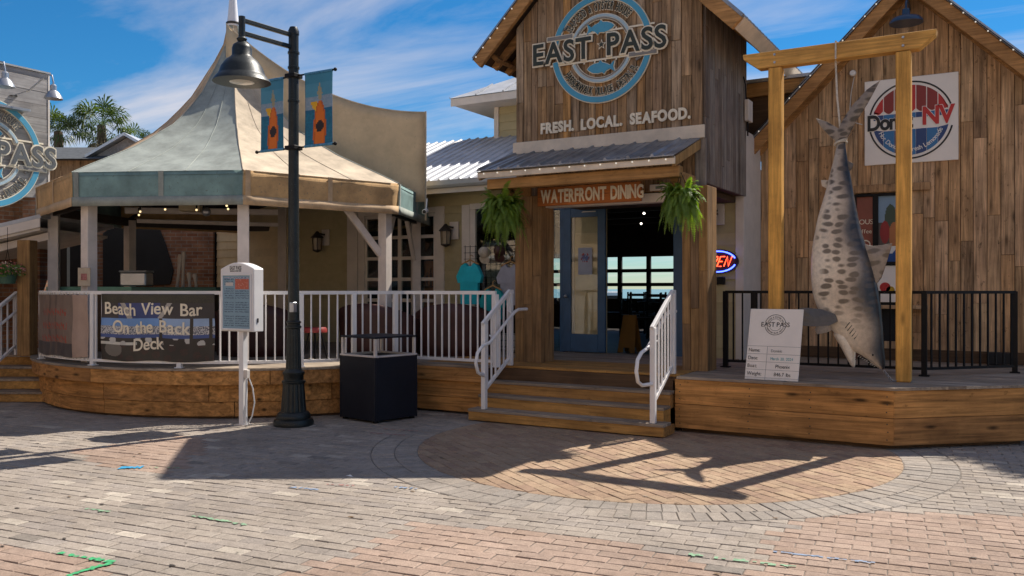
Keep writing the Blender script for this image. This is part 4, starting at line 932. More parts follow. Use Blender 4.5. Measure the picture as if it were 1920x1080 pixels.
# lean-to roof, soffit, brick piers below
lt = thing('lean_to_roof', 'grey metal lean-to roof slanting at the left edge under the logo wall', 'roof')
d_ = V(.8634, .5045, 0); nrm = V(-.5045, .8634, 0)
base = V(-8.05, -3.40, 0)
MB().frame([(-3, 1.75), (1.42, 2.78), (1.42, 2.72), (-3, 1.69)], base, d_, Z1, nrm*2.4).build('roof_sheet', 'roof_metal', lt, bevel=.004)
MB().frame([(-3, 1.685), (1.40, 2.715), (1.40, 2.58), (-3, 1.55)], base, d_, Z1, nrm*.03).build('eave_board', 'trim', lt)
MB().frame([(-3, 1.56), (1.38, 2.575), (1.38, 2.535), (-3, 1.52)], base+nrm*.04, d_, Z1, nrm*2.2).build('soffit', 'trim', lt)
MB().frame([(-3, 1.45), (1.40, 2.52), (1.40, 2.40), (-3, 1.33)], base+nrm*.25, d_, Z1, nrm*.12).build('beam', 'post_paint', lt, bevel=.006)
wp = thing('timber_post', 'square timber post under the lean-to roof beside the hanging flower basket', 'post'); MB().obox(Matrix.Translation((-6.90, -2.85, 1.5)) @ Matrix.Rotation(R(25), 4, 'Z'), .20, .20, 1.74).build('shaft', 'post_wood', wp, bevel=.008)
bw = thing('brick_wall', 'dark red brick wall behind the pavilion bar', 'wall')
def wall_between(name, mat, parent, p, q, z0, z1, t=.12, lift=0):
    p, q = V(*p, 0), V(*q, 0); d = (q-p); L = d.length; ang = math.atan2(d.y, d.x)
    ob = MB().box(0, L, -lift, t, 0, z1-z0).build(name, mat, parent); ob.location = (p.x, p.y, z0); ob.rotation_euler = (0, 0, ang); return ob
wall_between('brickwork', 'brick_wall', bw, (-11.6, -.45), (-8.2, 1.75), 0, 3.35)
wall_between('brick_pier', 'brick_wall', bw, (-9.4, -1.75), (-9.05, -1.52), 0, 3.3, .3); wall_between('brick_pier', 'brick_wall', bw, (-8.75, -1.85), (-8.5, -1.70), 0, 3.3, .3); wall_between('dark_doorway', 'black_cloth', bw, (-11.6, -2.2), (-9.3, -.7), 0, 3.4)
hd = thing('hung_tarpaulin', 'black tarpaulin shapes hung on the brick wall behind the bar', 'tarpaulin')
e = V(3.4, 2.2, 0).normalized(); nn_ = V(e.y, -e.x, 0)
for o_, poly in ((.75, [(0, 0), (.95, -.02), (.92, 1.15), (.6, 1.32), (.05, 1.28), (-.08, .7)]), (1.85, [(0, 0), (1.35, .06), (1.42, .35), (1.25, .9), (1.1, 1.3), (.35, 1.38), (.0, 1.1)])):
    MB().frame(poly, V(-11.6, -.45, 1.66)+e*o_+nn_*.01, e, Z1, nn_*.03).build('tarpaulin_piece', 'black_cloth', hd, bevel=.01)
# far cottage roofs beyond the grey wall
ct = thing('far_cottage', 'far plank cottage with dark shingle hip roof beneath the palms', 'building')
co = V(-12.5, 1.9, 0); e1, e2 = d_, nrm
MB().frame([(-3.5, 2.5), (.55, 2.5), (.55, 4.62), (-3.5, 4.62)], co, e1, Z1, e2*4).build('wall', 'stall_wood', ct)
q = [co+e1*a+e2*b+Z1*z for a, b, z in ((-4, -.3, 4.60), (.8, -.3, 4.60), (.8, 4.5, 4.60), (-4, 4.5, 4.60), (-1.8, 1.5, 5.15), (-.2, 1.5, 5.15))]
MB().add(q, [(0, 1, 5, 4), (1, 2, 5), (2, 3, 4, 5), (3, 0, 4), (0, 3, 2, 1)]).build('roof', 'roof_shingle', ct)
box_ = MB().frame([(0, 0), (.32, 0), (.32, .55), (0, .55)], co+e1*-.2+Z1*3.75-e2*.03, e1, Z1, e2*.02); box_.build('window', 'galv', ct)
c2 = thing('grey_gable', 'small grey gable roof end between the palms and the pavilion tent', 'building')
co = V(-12.2, 2.2, 0)
MB().frame([(-.3, 2), (1.1, 2), (1.1, 4.75), (.4, 5.15), (-.3, 4.75)], co, e1, Z1, e2*3).build('wall', 'grey_board', c2)
for s in (-1, 1):
    a = V(0, 0, 0); MB().frame([(.4, 5.24), (.4+s*.9, 4.72), (.4+s*.9, 4.65), (.4, 5.17)], co-e2*.2, e1, Z1, e2*3.4).build('roof_sheet', 'zinc', c2)
# ---------------------------------------------------------------- decks, steps
rd = thing('round_deck', 'round timber deck with curved plank skirt carrying the pavilion', 'deck')
DC = V(-4.6, .2); rk = random.Random(21)
def on(ang, rad): return V(DC.x+rad*math.cos(R(ang)), DC.y+rad*math.sin(R(ang)))
def arc_board(parent, r0, r1, a0, a1, z0, z1, mat='deck_face', n=6):
    mb = MB(); vs = []; fs = []
    for i in range(n+1):
        a = lerp(a0, a1, i/n); p, q = on(a, r0), on(a, r1); vs += [(p.x, p.y, z0), (q.x, q.y, z0), (q.x, q.y, z1), (p.x, p.y, z1)]
    for i in range(n):
        for k in range(4): fs.append((4*i+k, 4*i+(k+1) % 4, 4*i+4+(k+1) % 4, 4*i+4+k))
    fs += [(0, 1, 2, 3), (4*n+3, 4*n+2, 4*n+1, 4*n)]
    return mb.add(vs, fs).build('skirt_board', mat, parent, bevel=.004)
for r1, z0, z1, cuts in ((3.74, .435, .612, (-152, -118, -86, -48, -19.5)), (3.645, .215, .430, (-152, -121, -84, -60, -36, -19.5)), (3.635, .03, .21, (-152, -100, -84, -55, -19.5))):
    for a, b in zip(cuts, cuts[1:]): arc_board(rd, r1-.04, r1, a+.06, b-.06, z0, z1)
n = 60; vs = [(DC.x+3.76*math.cos(R(-160+145*i/n)), DC.y+3.76*math.sin(R(-160+145*i/n))) for i in range(n+1)]
MB().prism(vs+[(-1.0, 1.8), (-8.1, 1.8)], 'z', .613, .64).build('deck_floor', 'deck_top', rd)
MB().prism([(x*.95-.2, y*.95) for x, y in vs]+[(-1.1, 1.7), (-8, 1.7)], 'z', .0, .6).build('deck_base', 'dark_soffit', rd)
# straight front left of the steps
for z0, z1, yy in ((.435, .612, -1.06), (.215, .43, -1.0), (.03, .21, -.99)): box('skirt_board', 'deck_face', rd, -1.06, .10, yy, yy+.04, z0, z1, .004)
pd = thing('porch_deck', 'worn plank porch floor at the top of the entrance steps', 'deck')
y = -1.04
while y < 1.7:
    x0 = -1.1 if y < -.6 else -1.02
    for a, b in ((x0, .098),) if y < -.86 else ((x0, rk.uniform(.4, 1.6)),): pass
    c = rk.uniform(.5, 2.0)
    if y < -.84: MB().box(-1.1, .098, y+.002, y+.138, .614, .642+rk.uniform(0, .003)).build('plank', 'deck_top', pd, bevel=.003)
    else:
        for a, b in ((-1.0, c-.002), (c, 2.615)): MB().box(a, b, y+.002, y+.138, .614, .642+rk.uniform(0, .003)).build('plank', 'step_wood' if y < .3 else 'deck_top', pd, bevel=.003)
    y += .14
box('joist_box', 'dark_soffit', pd, -1.0, 2.6, -.80, 1.75, .02, .612)
st = thing('entrance_steps', 'four wide timber steps with stained risers leading up to the entrance', 'steps')
NY = [-1.40, -1.19, -.985, -.78]; NZ = [.15, .305, .46, .614]
for i in range(4):
    xl, xr = (.10, 2.66) if i == 0 else (.12, 2.58)
    yb = NY[i+1] if i < 3 else None
    if yb is not None:
        dpt = (yb+.03-NY[i])/2
        for k in range(2): MB().box(xl, xr, NY[i]-.012+k*dpt+(.002 if k else 0), NY[i]-.012+(k+1)*dpt, NZ[i]-.034, NZ[i]).build('tread', 'deck_top', st, bevel=.004)
    zb = NZ[i-1] if i else .012
    MB().box(xl+.003, xr-.003, NY[i], NY[i]+.026, zb, NZ[i]-.035).build('riser', 'step_wood', st, bevel=.003)
    if i == 0:
        for x in (xl, xr-.03): MB().box(x+.003, x+.027, NY[0]+.027, -1.05, .012, NZ[0]-.036).build('step_end', 'step_wood', st)
    else:
        MB().box(xr-.03, xr-.004, NY[i]+.027, -.8, .02, NZ[i]-.036).build('stringer', 'step_wood', st); MB().box(xl+.004, xl+.03, NY[i]+.027, -.8, .02, NZ[i]-.036).build('stringer', 'step_wood', st)
# right deck
rt = thing('stage_deck', 'raised plank deck with two-board skirt under the shark gallows', 'deck')
DY, CX, EX, EY = -.88, 4.92, 6.10, .16
y = DY-.02
while y < 2.7:
    ye = y+.14; dlim = lambda q: CX+.02+(q-DY)*(EX-CX)/(EY-DY) if q < EY else EX+.02
    c = rk.uniform(3.2, 5); xr0, xr1 = dlim(y), dlim(ye)
    MB().prism([(2.625, y+.002), (c-.002, y+.002), (c-.002, ye-.002), (2.625, ye-.002)], 'z', .604, .634+rk.uniform(0, .003)).build('plank', 'deck_top', rt, bevel=.003)
    if xr0 > c+.05: MB().prism([(c, y+.002), (xr0, y+.002), (xr1, ye-.002), (c, ye-.002)], 'z', .604, .634+rk.uniform(0, .003)).build('plank', 'deck_top', rt, bevel=.003)
    y = ye
for z0, z1 in ((.045, .318), (.322, .602)):
    box('skirt_board', 'deck_face', rt, 2.60, CX-.002, DY, DY+.04, z0, z1, .004)
    ob = MB().box(.003, V(EX-CX, EY-DY).length-.003, 0, .04, z0, z1).build('skirt_board', 'deck_face', rt, bevel=.004); ob.location = (CX, DY, 0); ob.rotation_euler = (0, 0, math.atan2(EY-DY, EX-CX))
    box('skirt_board', 'deck_face', rt, EX-.04, EX, EY+.04, 2.75, z0, z1, .004); box('skirt_board', 'deck_face', rt, 2.6, 2.64, DY+.042, .1, z0, z1, .004)
MB().prism([(2.66, DY+.08), (CX-.06, DY+.08), (EX-.07, EY+.06), (EX-.07, 2.7), (2.66, 2.7)], 'z', .0, .6).build('joist_box', 'dark_soffit', rt)

# ---------------------------------------------------------------- railings
wrl = thing('white_railing', 'white metal picket railing curving round the pavilion deck', 'railing')
ZT, ZB = 1.59, .715
PATH = [on(a, 3.66) for a in range(-113, -20, 2)]+[V(-1.16, -1.035)]+[V(x, -1.02) for x in (-.8, -.4, -.05, .27)]
LEN = [0]
for a, b in zip(PATH, PATH[1:]): LEN.append(LEN[-1]+(b-a).length)
def along(s):
    for i in range(len(PATH)-1):
        if s <= LEN[i+1]+1e-6: t = (s-LEN[i])/(LEN[i+1]-LEN[i]); d = (PATH[i+1]-PATH[i]).normalized(); return PATH[i]+(PATH[i+1]-PATH[i])*t, d
for nm, z, hh in (('top_rail', ZT, .045), ('bottom_rail', ZB, .035)):
    mb = MB(); prev = None; vs = []; fs = []
    for i, p in enumerate(PATH):
        d = (PATH[min(i+1, len(PATH)-1)]-PATH[max(0, i-1)]).normalized(); nn = V(-d.y, d.x)*.022
        vs += [(p.x-nn.x, p.y-nn.y, z-hh/2), (p.x+nn.x, p.y+nn.y, z-hh/2), (p.x+nn.x, p.y+nn.y, z+hh/2), (p.x-nn.x, p.y-nn.y, z+hh/2)]
    for i in range(len(PATH)-1):
        for k in range(4): fs.append((4*i+k, 4*i+(k+1) % 4, 4*i+4+(k+1) % 4, 4*i+4+k))
    fs += [(0, 1, 2, 3), (len(vs)-1, len(vs)-2, len(vs)-3, len(vs)-4)]; mb.add(vs, fs).build(nm, 'white_rail', wrl)
pk = MB().box(-.009, .009, -.009, .009, ZB+.018, ZT-.023).build('picket', 'white_rail', wrl); s = .06; first = True
while s < LEN[-1]-.03:
    p, d = along(s); o = pk if first else dup(pk, wrl); first = False
    o.location = (p.x, p.y, 0); o.rotation_euler = (0, 0, math.atan2(d.y, d.x)); s += .112
po = MB().box(-.03, .03, -.03, .03, .642, ZT-.02).box(-.05, .05, -.05, .05, .642, .655).build('rail_post', 'white_rail', wrl, bevel=.004)
for i, a in enumerate((-112, -86.7, -65.8, -42.1, -31.5, -22.2)):
    p = on(a, 3.66); o = po if i == 0 else dup(po, wrl); o.location = (p.x, p.y, 0); o.rotation_euler = (0, 0, R(a))
o = dup(po, wrl); o.location = (.27, -1.02, 0)
def stair_rail(x, label, side):
    t = thing('handrail', label, 'handrail')
    y0, y1, zl, zu = -1.36, -.72, 1.20, 1.60
    box('newel', 'white_rail', t, x-.03, x+.03, y0-.03, y0+.03, .152, zl+.01, .004); box('newel', 'white_rail', t, x-.03, x+.03, y1-.03, y1+.03, .644, zu-.01, .004)
    MB().bar((x, y0-.04, zl+.0), (x, y1-.02, zu+.01), .055, .04, (1, 0, 0)).bar((x, y1-.03, zu), (x, y1+.06, zu), .055, .04, (1, 0, 0)).build('top_rail', 'white_rail', t, bevel=.006)
    MB().bar((x, y0+.031, zl-.80), (x, y1-.031, zu-.86), .035, .035, (1, 0, 0)).build('bottom_rail', 'white_rail', t)
    for k in range(6):
        q = (k+.7)/6.4; y = lerp(y0, y1, q); MB().box(x-.009, x+.009, y-.009, y+.009, lerp(zl-.79, zu-.85, q), lerp(zl, zu, q)-.015).build('picket', 'white_rail', t)
    xx = x+side*.075
    MB().tube([(xx, y1+.30, zu-.23), (xx, y1+.08, zu-.23), (xx, y1-.02, zu-.26), (xx, y0+.02, zl-.22), (xx, y0-.16, zl-.26), (xx, y0-.27, zl-.33), (xx, y0-.31, zl-.45), (xx, y0-.26, zl-.57), (xx, y0-.14, zl-.62), (x, y0-.03, zl-.61)], .021, 10).build('grab_bar', 'white_rail', t, smooth=True)
    MB().tube([(xx, y0+.12, zl-.18), (x, y0+.12, zl-.14)], .01, 6).tube([(xx, y1-.08, zu-.28), (x, y1-.08, zu-.24)], .01, 6).split('bracket', 'white_rail', t)
stair_rail(.31, 'white picket handrail on the left side of the entrance steps', 1); stair_rail(2.52, 'white picket handrail on the right side of the entrance steps', -1)
bk = thing('black_railing', 'black metal picket railing across the stage deck behind the shark', 'railing')
BP = [V(2.78, .52), V(5.08, .56), V(5.98, 1.50)]
pk = MB().box(-.009, .009, -.009, .009, .735, 1.585).build('picket', 'black_metal', bk); first = True
for a, b in zip(BP, BP[1:]):
    ang = math.atan2((b-a).y, (b-a).x); L = (b-a).length
    for nm, z, hh in (('top_rail', 1.60, .035), ('bottom_rail', .72, .03)): MB().bar((a.x, a.y, z), (b.x, b.y, z), .04, hh).build(nm, 'black_metal', bk)
    s = .10
    while s < L-.04:
        p = a+(b-a)*(s/L); o = pk if first else dup(pk, bk); first = False; o.location = (p.x, p.y, 0); o.rotation_euler = (0, 0, ang); s += .115
for p in BP+[V(3.15, .526)]: box('rail_post', 'black_metal', bk, p.x-.03, p.x+.03, p.y-.03, p.y+.03, .63, 1.61, .004); box('post_foot', 'black_metal', bk, p.x-.055, p.x+.055, p.y-.055, p.y+.055, .638, .65)

# ---------------------------------------------------------------- pavilion tent
pv = thing('pavilion_tent', 'tall peaked pavilion tent with tan and teal canvas panels on white posts', 'tent')
PC, PR, PK = V(-5.05, -.28), 3.12, V(-5.23, -.38, 6.08); ZR, ZV = 3.20, 2.75
HT = [(0, 1.0), (.022, 1.0), (.05, .86), (.1, .755), (.23, .53), (.39, .35), (.635, .185), (.905, .05), (1, 0)]
def hprof(t):
    for (a, p), (b, q) in zip(HT, HT[1:]):
        if t <= b: return lerp(p, q, (t-a)/(b-a))
    return 0
def pvert(k, rad=PR): a = R(2+45*k); return V(PC.x+rad*math.cos(a), PC.y+rad*math.sin(a))
cmat = {5: 'canvas_tan', 6: 'canvas_teal', 7: 'canvas_cream', 0: 'canvas_teal', 1: 'canvas_tan', 2: 'canvas_teal', 3: 'canvas_tan', 4: 'canvas_teal'}
TS = [1, .96, .9, .82, .74, .66, .58, .5, .42, .35, .28, .22, .17, .13, .1, .075, .05, .035, .022]
for k in range(8):
    A, B = pvert(k), pvert(k+1)
    def pt(u, v, dz=0):
        j = v*(len(TS)-1); i = min(int(j), len(TS)-2); t = lerp(TS[i], TS[i+1], j-i)
        rim = A+(B-A)*u; sag = 1-.045*math.sin(math.pi*u)*math.sin(math.pi*min(1, (1-t)*1.1))
        x, y = lerp(PK.x, rim.x, t*sag), lerp(PK.y, rim.y, t*sag); 
        return V(x, y, ZR+(PK.z-ZR)*hprof(t)-.03*math.sin(math.pi*u)*(1-t)*t*4+dz)
    MB().grid(lambda u, v: pt(u, v), 10, len(TS)-1).build('canopy_panel', cmat[k], pv, smooth=True)
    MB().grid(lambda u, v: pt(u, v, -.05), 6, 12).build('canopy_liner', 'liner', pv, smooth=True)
    vm = cmat[k].replace('canvas_cream', 'canvas_tan').replace('canvas', 'valance'); out = 1.018
    A2, B2 = PC+(A-PC)*1.0, PC+(B-PC)*1.0
    d = (B-A).normalized(); nrm_ = V(d.y, -d.x)
    def val(u, v):
        p = A+(B-A)*u; w = .018*math.sin(u*math.pi*5+k)*v; q = p+nrm_*(-.008-.01*v+w*.4); return V(q.x, q.y, lerp(ZR+.004, ZV, v))
    vl = MB().grid(val, 16, 4).build('valance', vm, pv, smooth=True, solid=.006)
    for u in (0, 1/3, 2/3): MB().tube([pt(u, j/18)+V(0, 0, .004) for j in range(19)], .008 if u == 0 else .005, 5).build('seam', cmat[k], pv, smooth=True)
    # stitched edge bands on the valance
    mb = MB(); p, q = V(*val(0.0, 0)), V(*val(1.0, 0)); nz_ = V(nrm_.x, nrm_.y, 0)
    MB().grid(lambda u, v: val(u, .74+.27*v)+nz_*.012, 16, 1).build('hem', cmat[k].replace('canvas_cream', 'canvas_tan'), pv, smooth=True, solid=.004)
    for u in (.0, .5): MB().grid(lambda a, b: val(u+.012+.03*a, b*.74)+nz_*.012, 1, 3).build('seam_band', cmat[k].replace('canvas_cream', 'canvas_tan'), pv, solid=.003)
    # frame under the canvas
    a_, b_ = pvert(k, 2.86), pvert(k+1, 2.86)
    MB().bar((a_.x, a_.y, 2.84), (b_.x, b_.y, 2.84), .06, .14).build('ring_beam', 'bronze', pv)
    MB().tube([(a_.x, a_.y, 2.9), tuple(V(lerp(a_.x, PK.x, .55), lerp(a_.y, PK.y, .55), 3.45)), (PK.x, PK.y, 5.6)], .03, 6).build('rafter', 'bronze', pv)
for k in (7, 0, 6, 5, 4, 1):
    p = pvert(k, 2.86); pm = MB().obox(Matrix.Translation((p.x, p.y, 1.76)) @ Matrix.Rotation(R(2+45*k), 4, 'Z'), .15, .15, 2.24).build('post', 'post_paint', pv, bevel=.006)
for k, dk in ((0, 7), (0, 1), (1, 0)):
    p = pvert(k, 2.84); q = pvert(dk, 2.84); d = (q-p).normalized(); MB().bar((p.x+d.x*.06, p.y+d.y*.06, 2.15), (p.x+d.x*.62, p.y+d.y*.62, 2.80), .06, .10).build('knee_brace', 'post_paint', pv, bevel=.004)
MB().lathe([(.10, 5.99), (.078, 6.2), (.055, 6.5), (.03, 6.85), (.001, 7.0)], (PK.x, PK.y, 0), 24).build('finial_cone', 'cone_white', pv, smooth=True)
MB().lathe([(.112, 6.02), (.112, 6.05), (.10, 6.06)], (PK.x, PK.y, 0), 24).build('finial_band', 'bronze', pv, smooth=True)
sa, sb = V(-5.12, -.62), V(-2.29, .99)
def sail(u, v):
    x, y = lerp(sa.x, sb.x, u), lerp(sa.y, sb.y, u); zt = 4.50+1.45*(1-u)**2.1; b = .05*math.sin(math.pi*u)*math.sin(math.pi*v)
    return V(x+b*.5, y-b, lerp(3.05, zt, v))
MB().grid(sail, 24, 10).build('back_sail', 'sail_tan', pv, smooth=True, solid=.008)
MB().tube([sail(u/24, 1)+V(0, 0, .005) for u in range(25)], .012, 6).tube([sail(1, 0)-V(0, 0, .3), sail(1, 1)+V(0, 0, .02)], .016, 6).build('sail_edge', 'canvas_cream', pv, smooth=True)
# bits hanging under the tent
for i, (x, y, z) in enumerate(((-4.6, -2.6, 2.72), (-4.2, -2.5, 2.74), (-3.8, -2.3, 2.73), (-3.4, -2.1, 2.74), (-4.9, -2.4, 2.70), (-3.2, -2.3, 2.76))):
    t = thing('festoon_bulb', ('warm festoon bulb hanging under the tent edge'), 'bulb', group='festoon bulbs under the tent'); MB().ball((x, y, z), .015, 6).build('globe', 'bulb_warm', t, smooth=True); MB().tube([(x, y, z+.02), (x, y, z+.10)], .012, 6).build('socket', 'black_metal', t)
t = thing('dish_pendant', 'glowing amber dish pendant lamp at the left under the tent', 'lamp'); MB().lathe([(.001, -.05), (.10, -.045), (.17, -.01), (.18, .02), (.05, .05), (.001, .05)], (-8.45, -1.42, 2.66), 20).build('dish', 'dish_light', t, smooth=True); MB().tube([(-8.45, -1.42, 2.7), (-8.45, -1.42, 3.2)], .01, 6).build('rod', 'black_metal', t)
t = thing('duct', 'pale duct run and speaker box hung under the tent ceiling', 'duct')
MB().bar((-6.9, -1.2, 2.95), (-5.2, .6, 2.98), .10, .10).build('duct_pipe', 'post_paint', t, bevel=.01); MB().bar((-7.0, -.9, 2.80), (-5.6, 1.0, 2.80), .07, .07).build('duct_pipe', 'post_paint', t, bevel=.01); MB().obox(Matrix.Translation((-6.0, -.6, 3.02)) @ Matrix.Rotation(R(40), 4, 'Z'), .34, .25, .16).build('speaker_box', 'siding_pale', t, bevel=.01)
t = thing('mirror_ball', 'small silver ball hanging under the tent', 'ball'); MB().ball((-4.55, -1.5, 2.80), .07, 10).build('ball', 'chain', t, smooth=True); MB().tube([(-4.55, -1.5, 2.86), (-4.55, -1.5, 3.1)], .005, 5).build('cord', 'black_metal', t)
br = thing('bar_counter', 'bar counter with worn green top behind the left railing', 'bar')
a, b = V(-7.25, -2.35, 0), V(-4.9, -.98, 0); dd = (b-a).normalized(); pp = V(-dd.y, dd.x, 0)
MB().frame([(0, 1.60), (1.36, 1.60), (1.36, 1.67), (0, 1.67)], a, dd, Z1, pp*.5).build('counter_top', 'green_counter', br, bevel=.008); MB().frame([(1.364, 1.60), (2.7, 1.60), (2.7, 1.665), (1.364, 1.665)], a, dd, Z1, pp*.5).build('counter_top', 'basket_green', br, bevel=.008); MB().frame([(.05, .64), (2.65, .64), (2.65, 1.598), (.05, 1.598)], a+pp*.08, dd, Z1, pp*.3).build('bar_front', 'dark_soffit', br)
t = thing('tap_handles', 'white draught tap handles and bottles on the pavilion bar', 'bar tap')
for i, (x, h_) in enumerate(((0, .62), (.10, .66), (.22, .3), (.34, .28))):
    p = V(-6.6, -.40, 1.62)+V(.8634, .5045, 0)*x; MB().lathe([(.001, 0), (.03, .0), (.022, h_*.4), (.04, h_*.9), (.03, h_), (.001, h_)], p, 10, Matrix.Rotation(R(8-6*i), 4, 'Y')).build('tap_handle', 'post_paint', t, smooth=True)
MB().obox(Matrix.Translation((-6.40, -.25, 1.13)) @ Matrix.Rotation(R(30), 4, 'Z'), .7, .3, .96).build('tap_stand', 'black_cloth', t)
t = thing('cooler_box', 'grey drinks cooler on the bar beside the sign post', 'cooler'); MB().obox(Matrix.Translation((-6.25, -1.45, 1.79)) @ Matrix.Rotation(R(30), 4, 'Z'), .42, .3, .22).build('body', 'galv', t, bevel=.02); MB().obox(Matrix.Translation((-6.25, -1.45, 1.915)) @ Matrix.Rotation(R(30), 4, 'Z'), .44, .32, .03).build('lid', 'plain_grey_wall', t, bevel=.01)
t = thing('post_notice', 'small pinkish notice fixed to a white pavilion post', 'sign'); p = pvert(6, 2.86); MB().obox(Matrix.Translation((p.x+.045, p.y-.10, 1.80)) @ Matrix.Rotation(R(20), 4, 'Z'), .19, .012, .25).build('plate', 'canvas_cream', t, bevel=.003); MB().obox(Matrix.Translation((p.x+.049, p.y-.1085, 1.80)) @ Matrix.Rotation(R(20), 4, 'Z'), .09, .004, .09).build('print', 'chalk_red', t)
# booths and stools on the round deck
def booth(c, a, label):
    t = thing('booth', label, 'booth'); mb = MB()
    def f(u, v): q = R(lerp(-75, 75, u)+a); z = lerp(.645, 1.42-.25*abs(u-.5)**2*4, v); rr = .62+.06*v; return V(c[0]+rr*math.cos(q), c[1]+rr*math.sin(q), z)
    MB().grid(f, 14, 5).build('backrest', 'oxblood', t, smooth=True, solid=.09); MB().lathe([(.001, 1.08), (.5, 1.08), (.5, .65)], (c[0], c[1], 0), 20).build('seat', 'oxblood', t, smooth=True)
booth((-2.45, .15), -80, 'curved oxblood booth behind the railing near the litter bin'); booth((-1.45, .75), -70, 'curved oxblood booth under the turquoise shirt'); booth((-4.0, -.9), -60, 'dark oxblood booth behind the menu board')
t = thing('bar_stool', 'low red topped stool behind the railing by the lamp post', 'stool'); MB().lathe([(.001, 1.10), (.15, 1.10), (.17, 1.07), (.17, 1.03), (.001, 1.03)], (-2.5, -1.35, 0), 20).build('seat', 'print_maroon', t, smooth=True)
for i in range(4): a = R(45+90*i); MB().tube([(-2.5+.08*math.cos(a), -1.35+.08*math.sin(a), 1.03), (-2.5+.17*math.cos(a), -1.35+.17*math.sin(a), .645)], .012, 6).build('leg', 'black_metal', t)

# ---------------------------------------------------------------- banners tied to the curved railing
def bay_pic(u, v):
    n_ = math.sin(u*37+v*11)*math.sin(u*19-v*23); k = rp.random()
    if v > .86: return (.03+.02*k, .028+.02*k, .03)
    if v > .64:
        beam = abs((u-.5)*1.9-(v-.64)*((-1) if u < .5 else 1)*1.2) % .42
        if abs(u-.18-(1-v)*.3) < .025 or abs(u-.66+(.92-v)*.35) < .02: return (.42, .38, .34)
        return (.045, .04, .045) if (u < .17 or u > .56) else (.035+.04*(v-.64), .06, .19)
    if .17 < u and any(abs(u-q) < .015 for q in (.57, .82, .97)): return (.03, .026, .025)
    if v > .52: return (.15, .30, .60) if u < .57 else (.30, .42, .62)
    if v > .40: return (.55, .53, .52) if k > .45 else (.12, .13, .16)
    if v > .34: return (.05, .09, .26)
    if v > .24 and n_ > .35: return (.5, .48, .44)
    if abs(v-.26) < .02 and u < .35: return (.6, .57, .5)
    if (u-.13)**2+(v-.17)**2*.6 < .007: return (.16, .14, .12)
    return (.028+.03*k*(n_ > .2), .024, .022)
bn = thing('bar_banner', 'dark printed vinyl banner with white bar lettering on the curved railing', 'banner')
def bpt(u, v, a0=-83.5, a1=-58.6, z0=.735, z1=1.575, rad=3.70):
    p = on(lerp(a0, a1, u), rad+.012*math.sin(u*9+v*5)*math.sin(math.pi*v)+.004*math.sin(u*31)); return V(p.x, p.y, lerp(z0, z1, v)-.018*math.sin(math.pi*u*2)**2*(1-v))
MB().grid(bpt, 180, 96, bay_pic).build('vinyl_sheet', 'vinyl', bn, smooth=True, solid=.004)
mb = MB()
for s, uc, vb, sz in (('Beach View Bar', .475, .69, .215), ('On the Back', .465, .42, .215), ('Deck', .46, .165, .215)):
    W = text_width(s, .07)*sz*.98; arc = 3.7*R(24.9); x = uc*arc-W/2; 
    for ch in s:
        if ch == ' ': x += .39*sz*.98; continue
        vs, fs, _, _ = glyph(ch, .014); a0, b0 = glyph(ch)[2:]; out = []
        for p in vs:
            u = (x+(p[0]-a0)*sz*.98)/arc; v = vb+p[1]*sz/.84+.012*math.sin(u*14); q = bpt(u, v); r_ = V(q.x-DC.x, q.y-DC.y, 0).normalized(); out.append(q+r_*(.006+(p[2]+.5)*.004))
        mb.add(out, fs); x += (b0-a0+.07)*sz*.98
mb.split('letter', 'letter_cream', bn)
def pink_pic(u, v):
    k = rp.random()
    if u > .78: return (.42, .30, .24)
    for vb in (.72, .5, .28):
        if abs(v-vb) < .055 and .14 < u < .70 and math.sin(u*150+vb*20)+.8*math.sin(u*63+v*60)+.5*math.sin(v*90) > .25: return (.36, .07, .045)
    if abs(u-.34-.03*math.sin(v*9)) < .02 or abs(u-.5) < .012: return (.13, .10, .085)
    return (.20+.03*k, .15+.02*k, .13) if v > .22 else (.085, .075, .075)
pb = thing('faded_banner', 'faded brown vinyl banner with red print at the left end of the railing', 'banner')
MB().grid(lambda u, v: bpt(u, v, -111, -87.5, .745, 1.56), 150, 100, pink_pic).build('vinyl_sheet', 'vinyl', pb, smooth=True, solid=.004)
mb = MB()
for i in range(20):
    for v in (0, 1): q = bpt(i/19, v, -111, -87.5, .745, 1.56); mb.tube([q, V(q.x, q.y, ZT if v else ZB)], .006, 5)
tag(mb.build('lacing', 'rope', pb), kind='stuff')

# nail heads along the skirt boards of the stage deck
nl = MB().lathe([(.001, .004), (.007, .004), (.007, 0)], (0, 0, 0), 8, Matrix.Rotation(R(90), 4, 'X')).build('nail', 'letter_dark', rt); first = True
for x in (2.66, 3.45, 4.1, 4.86):
    for z in (.10, .18, .26, .38, .46, .54):
        o = nl if first else dup(nl, rt); first = False; o.location = (x+rk.uniform(-.01, .01), DY, z)
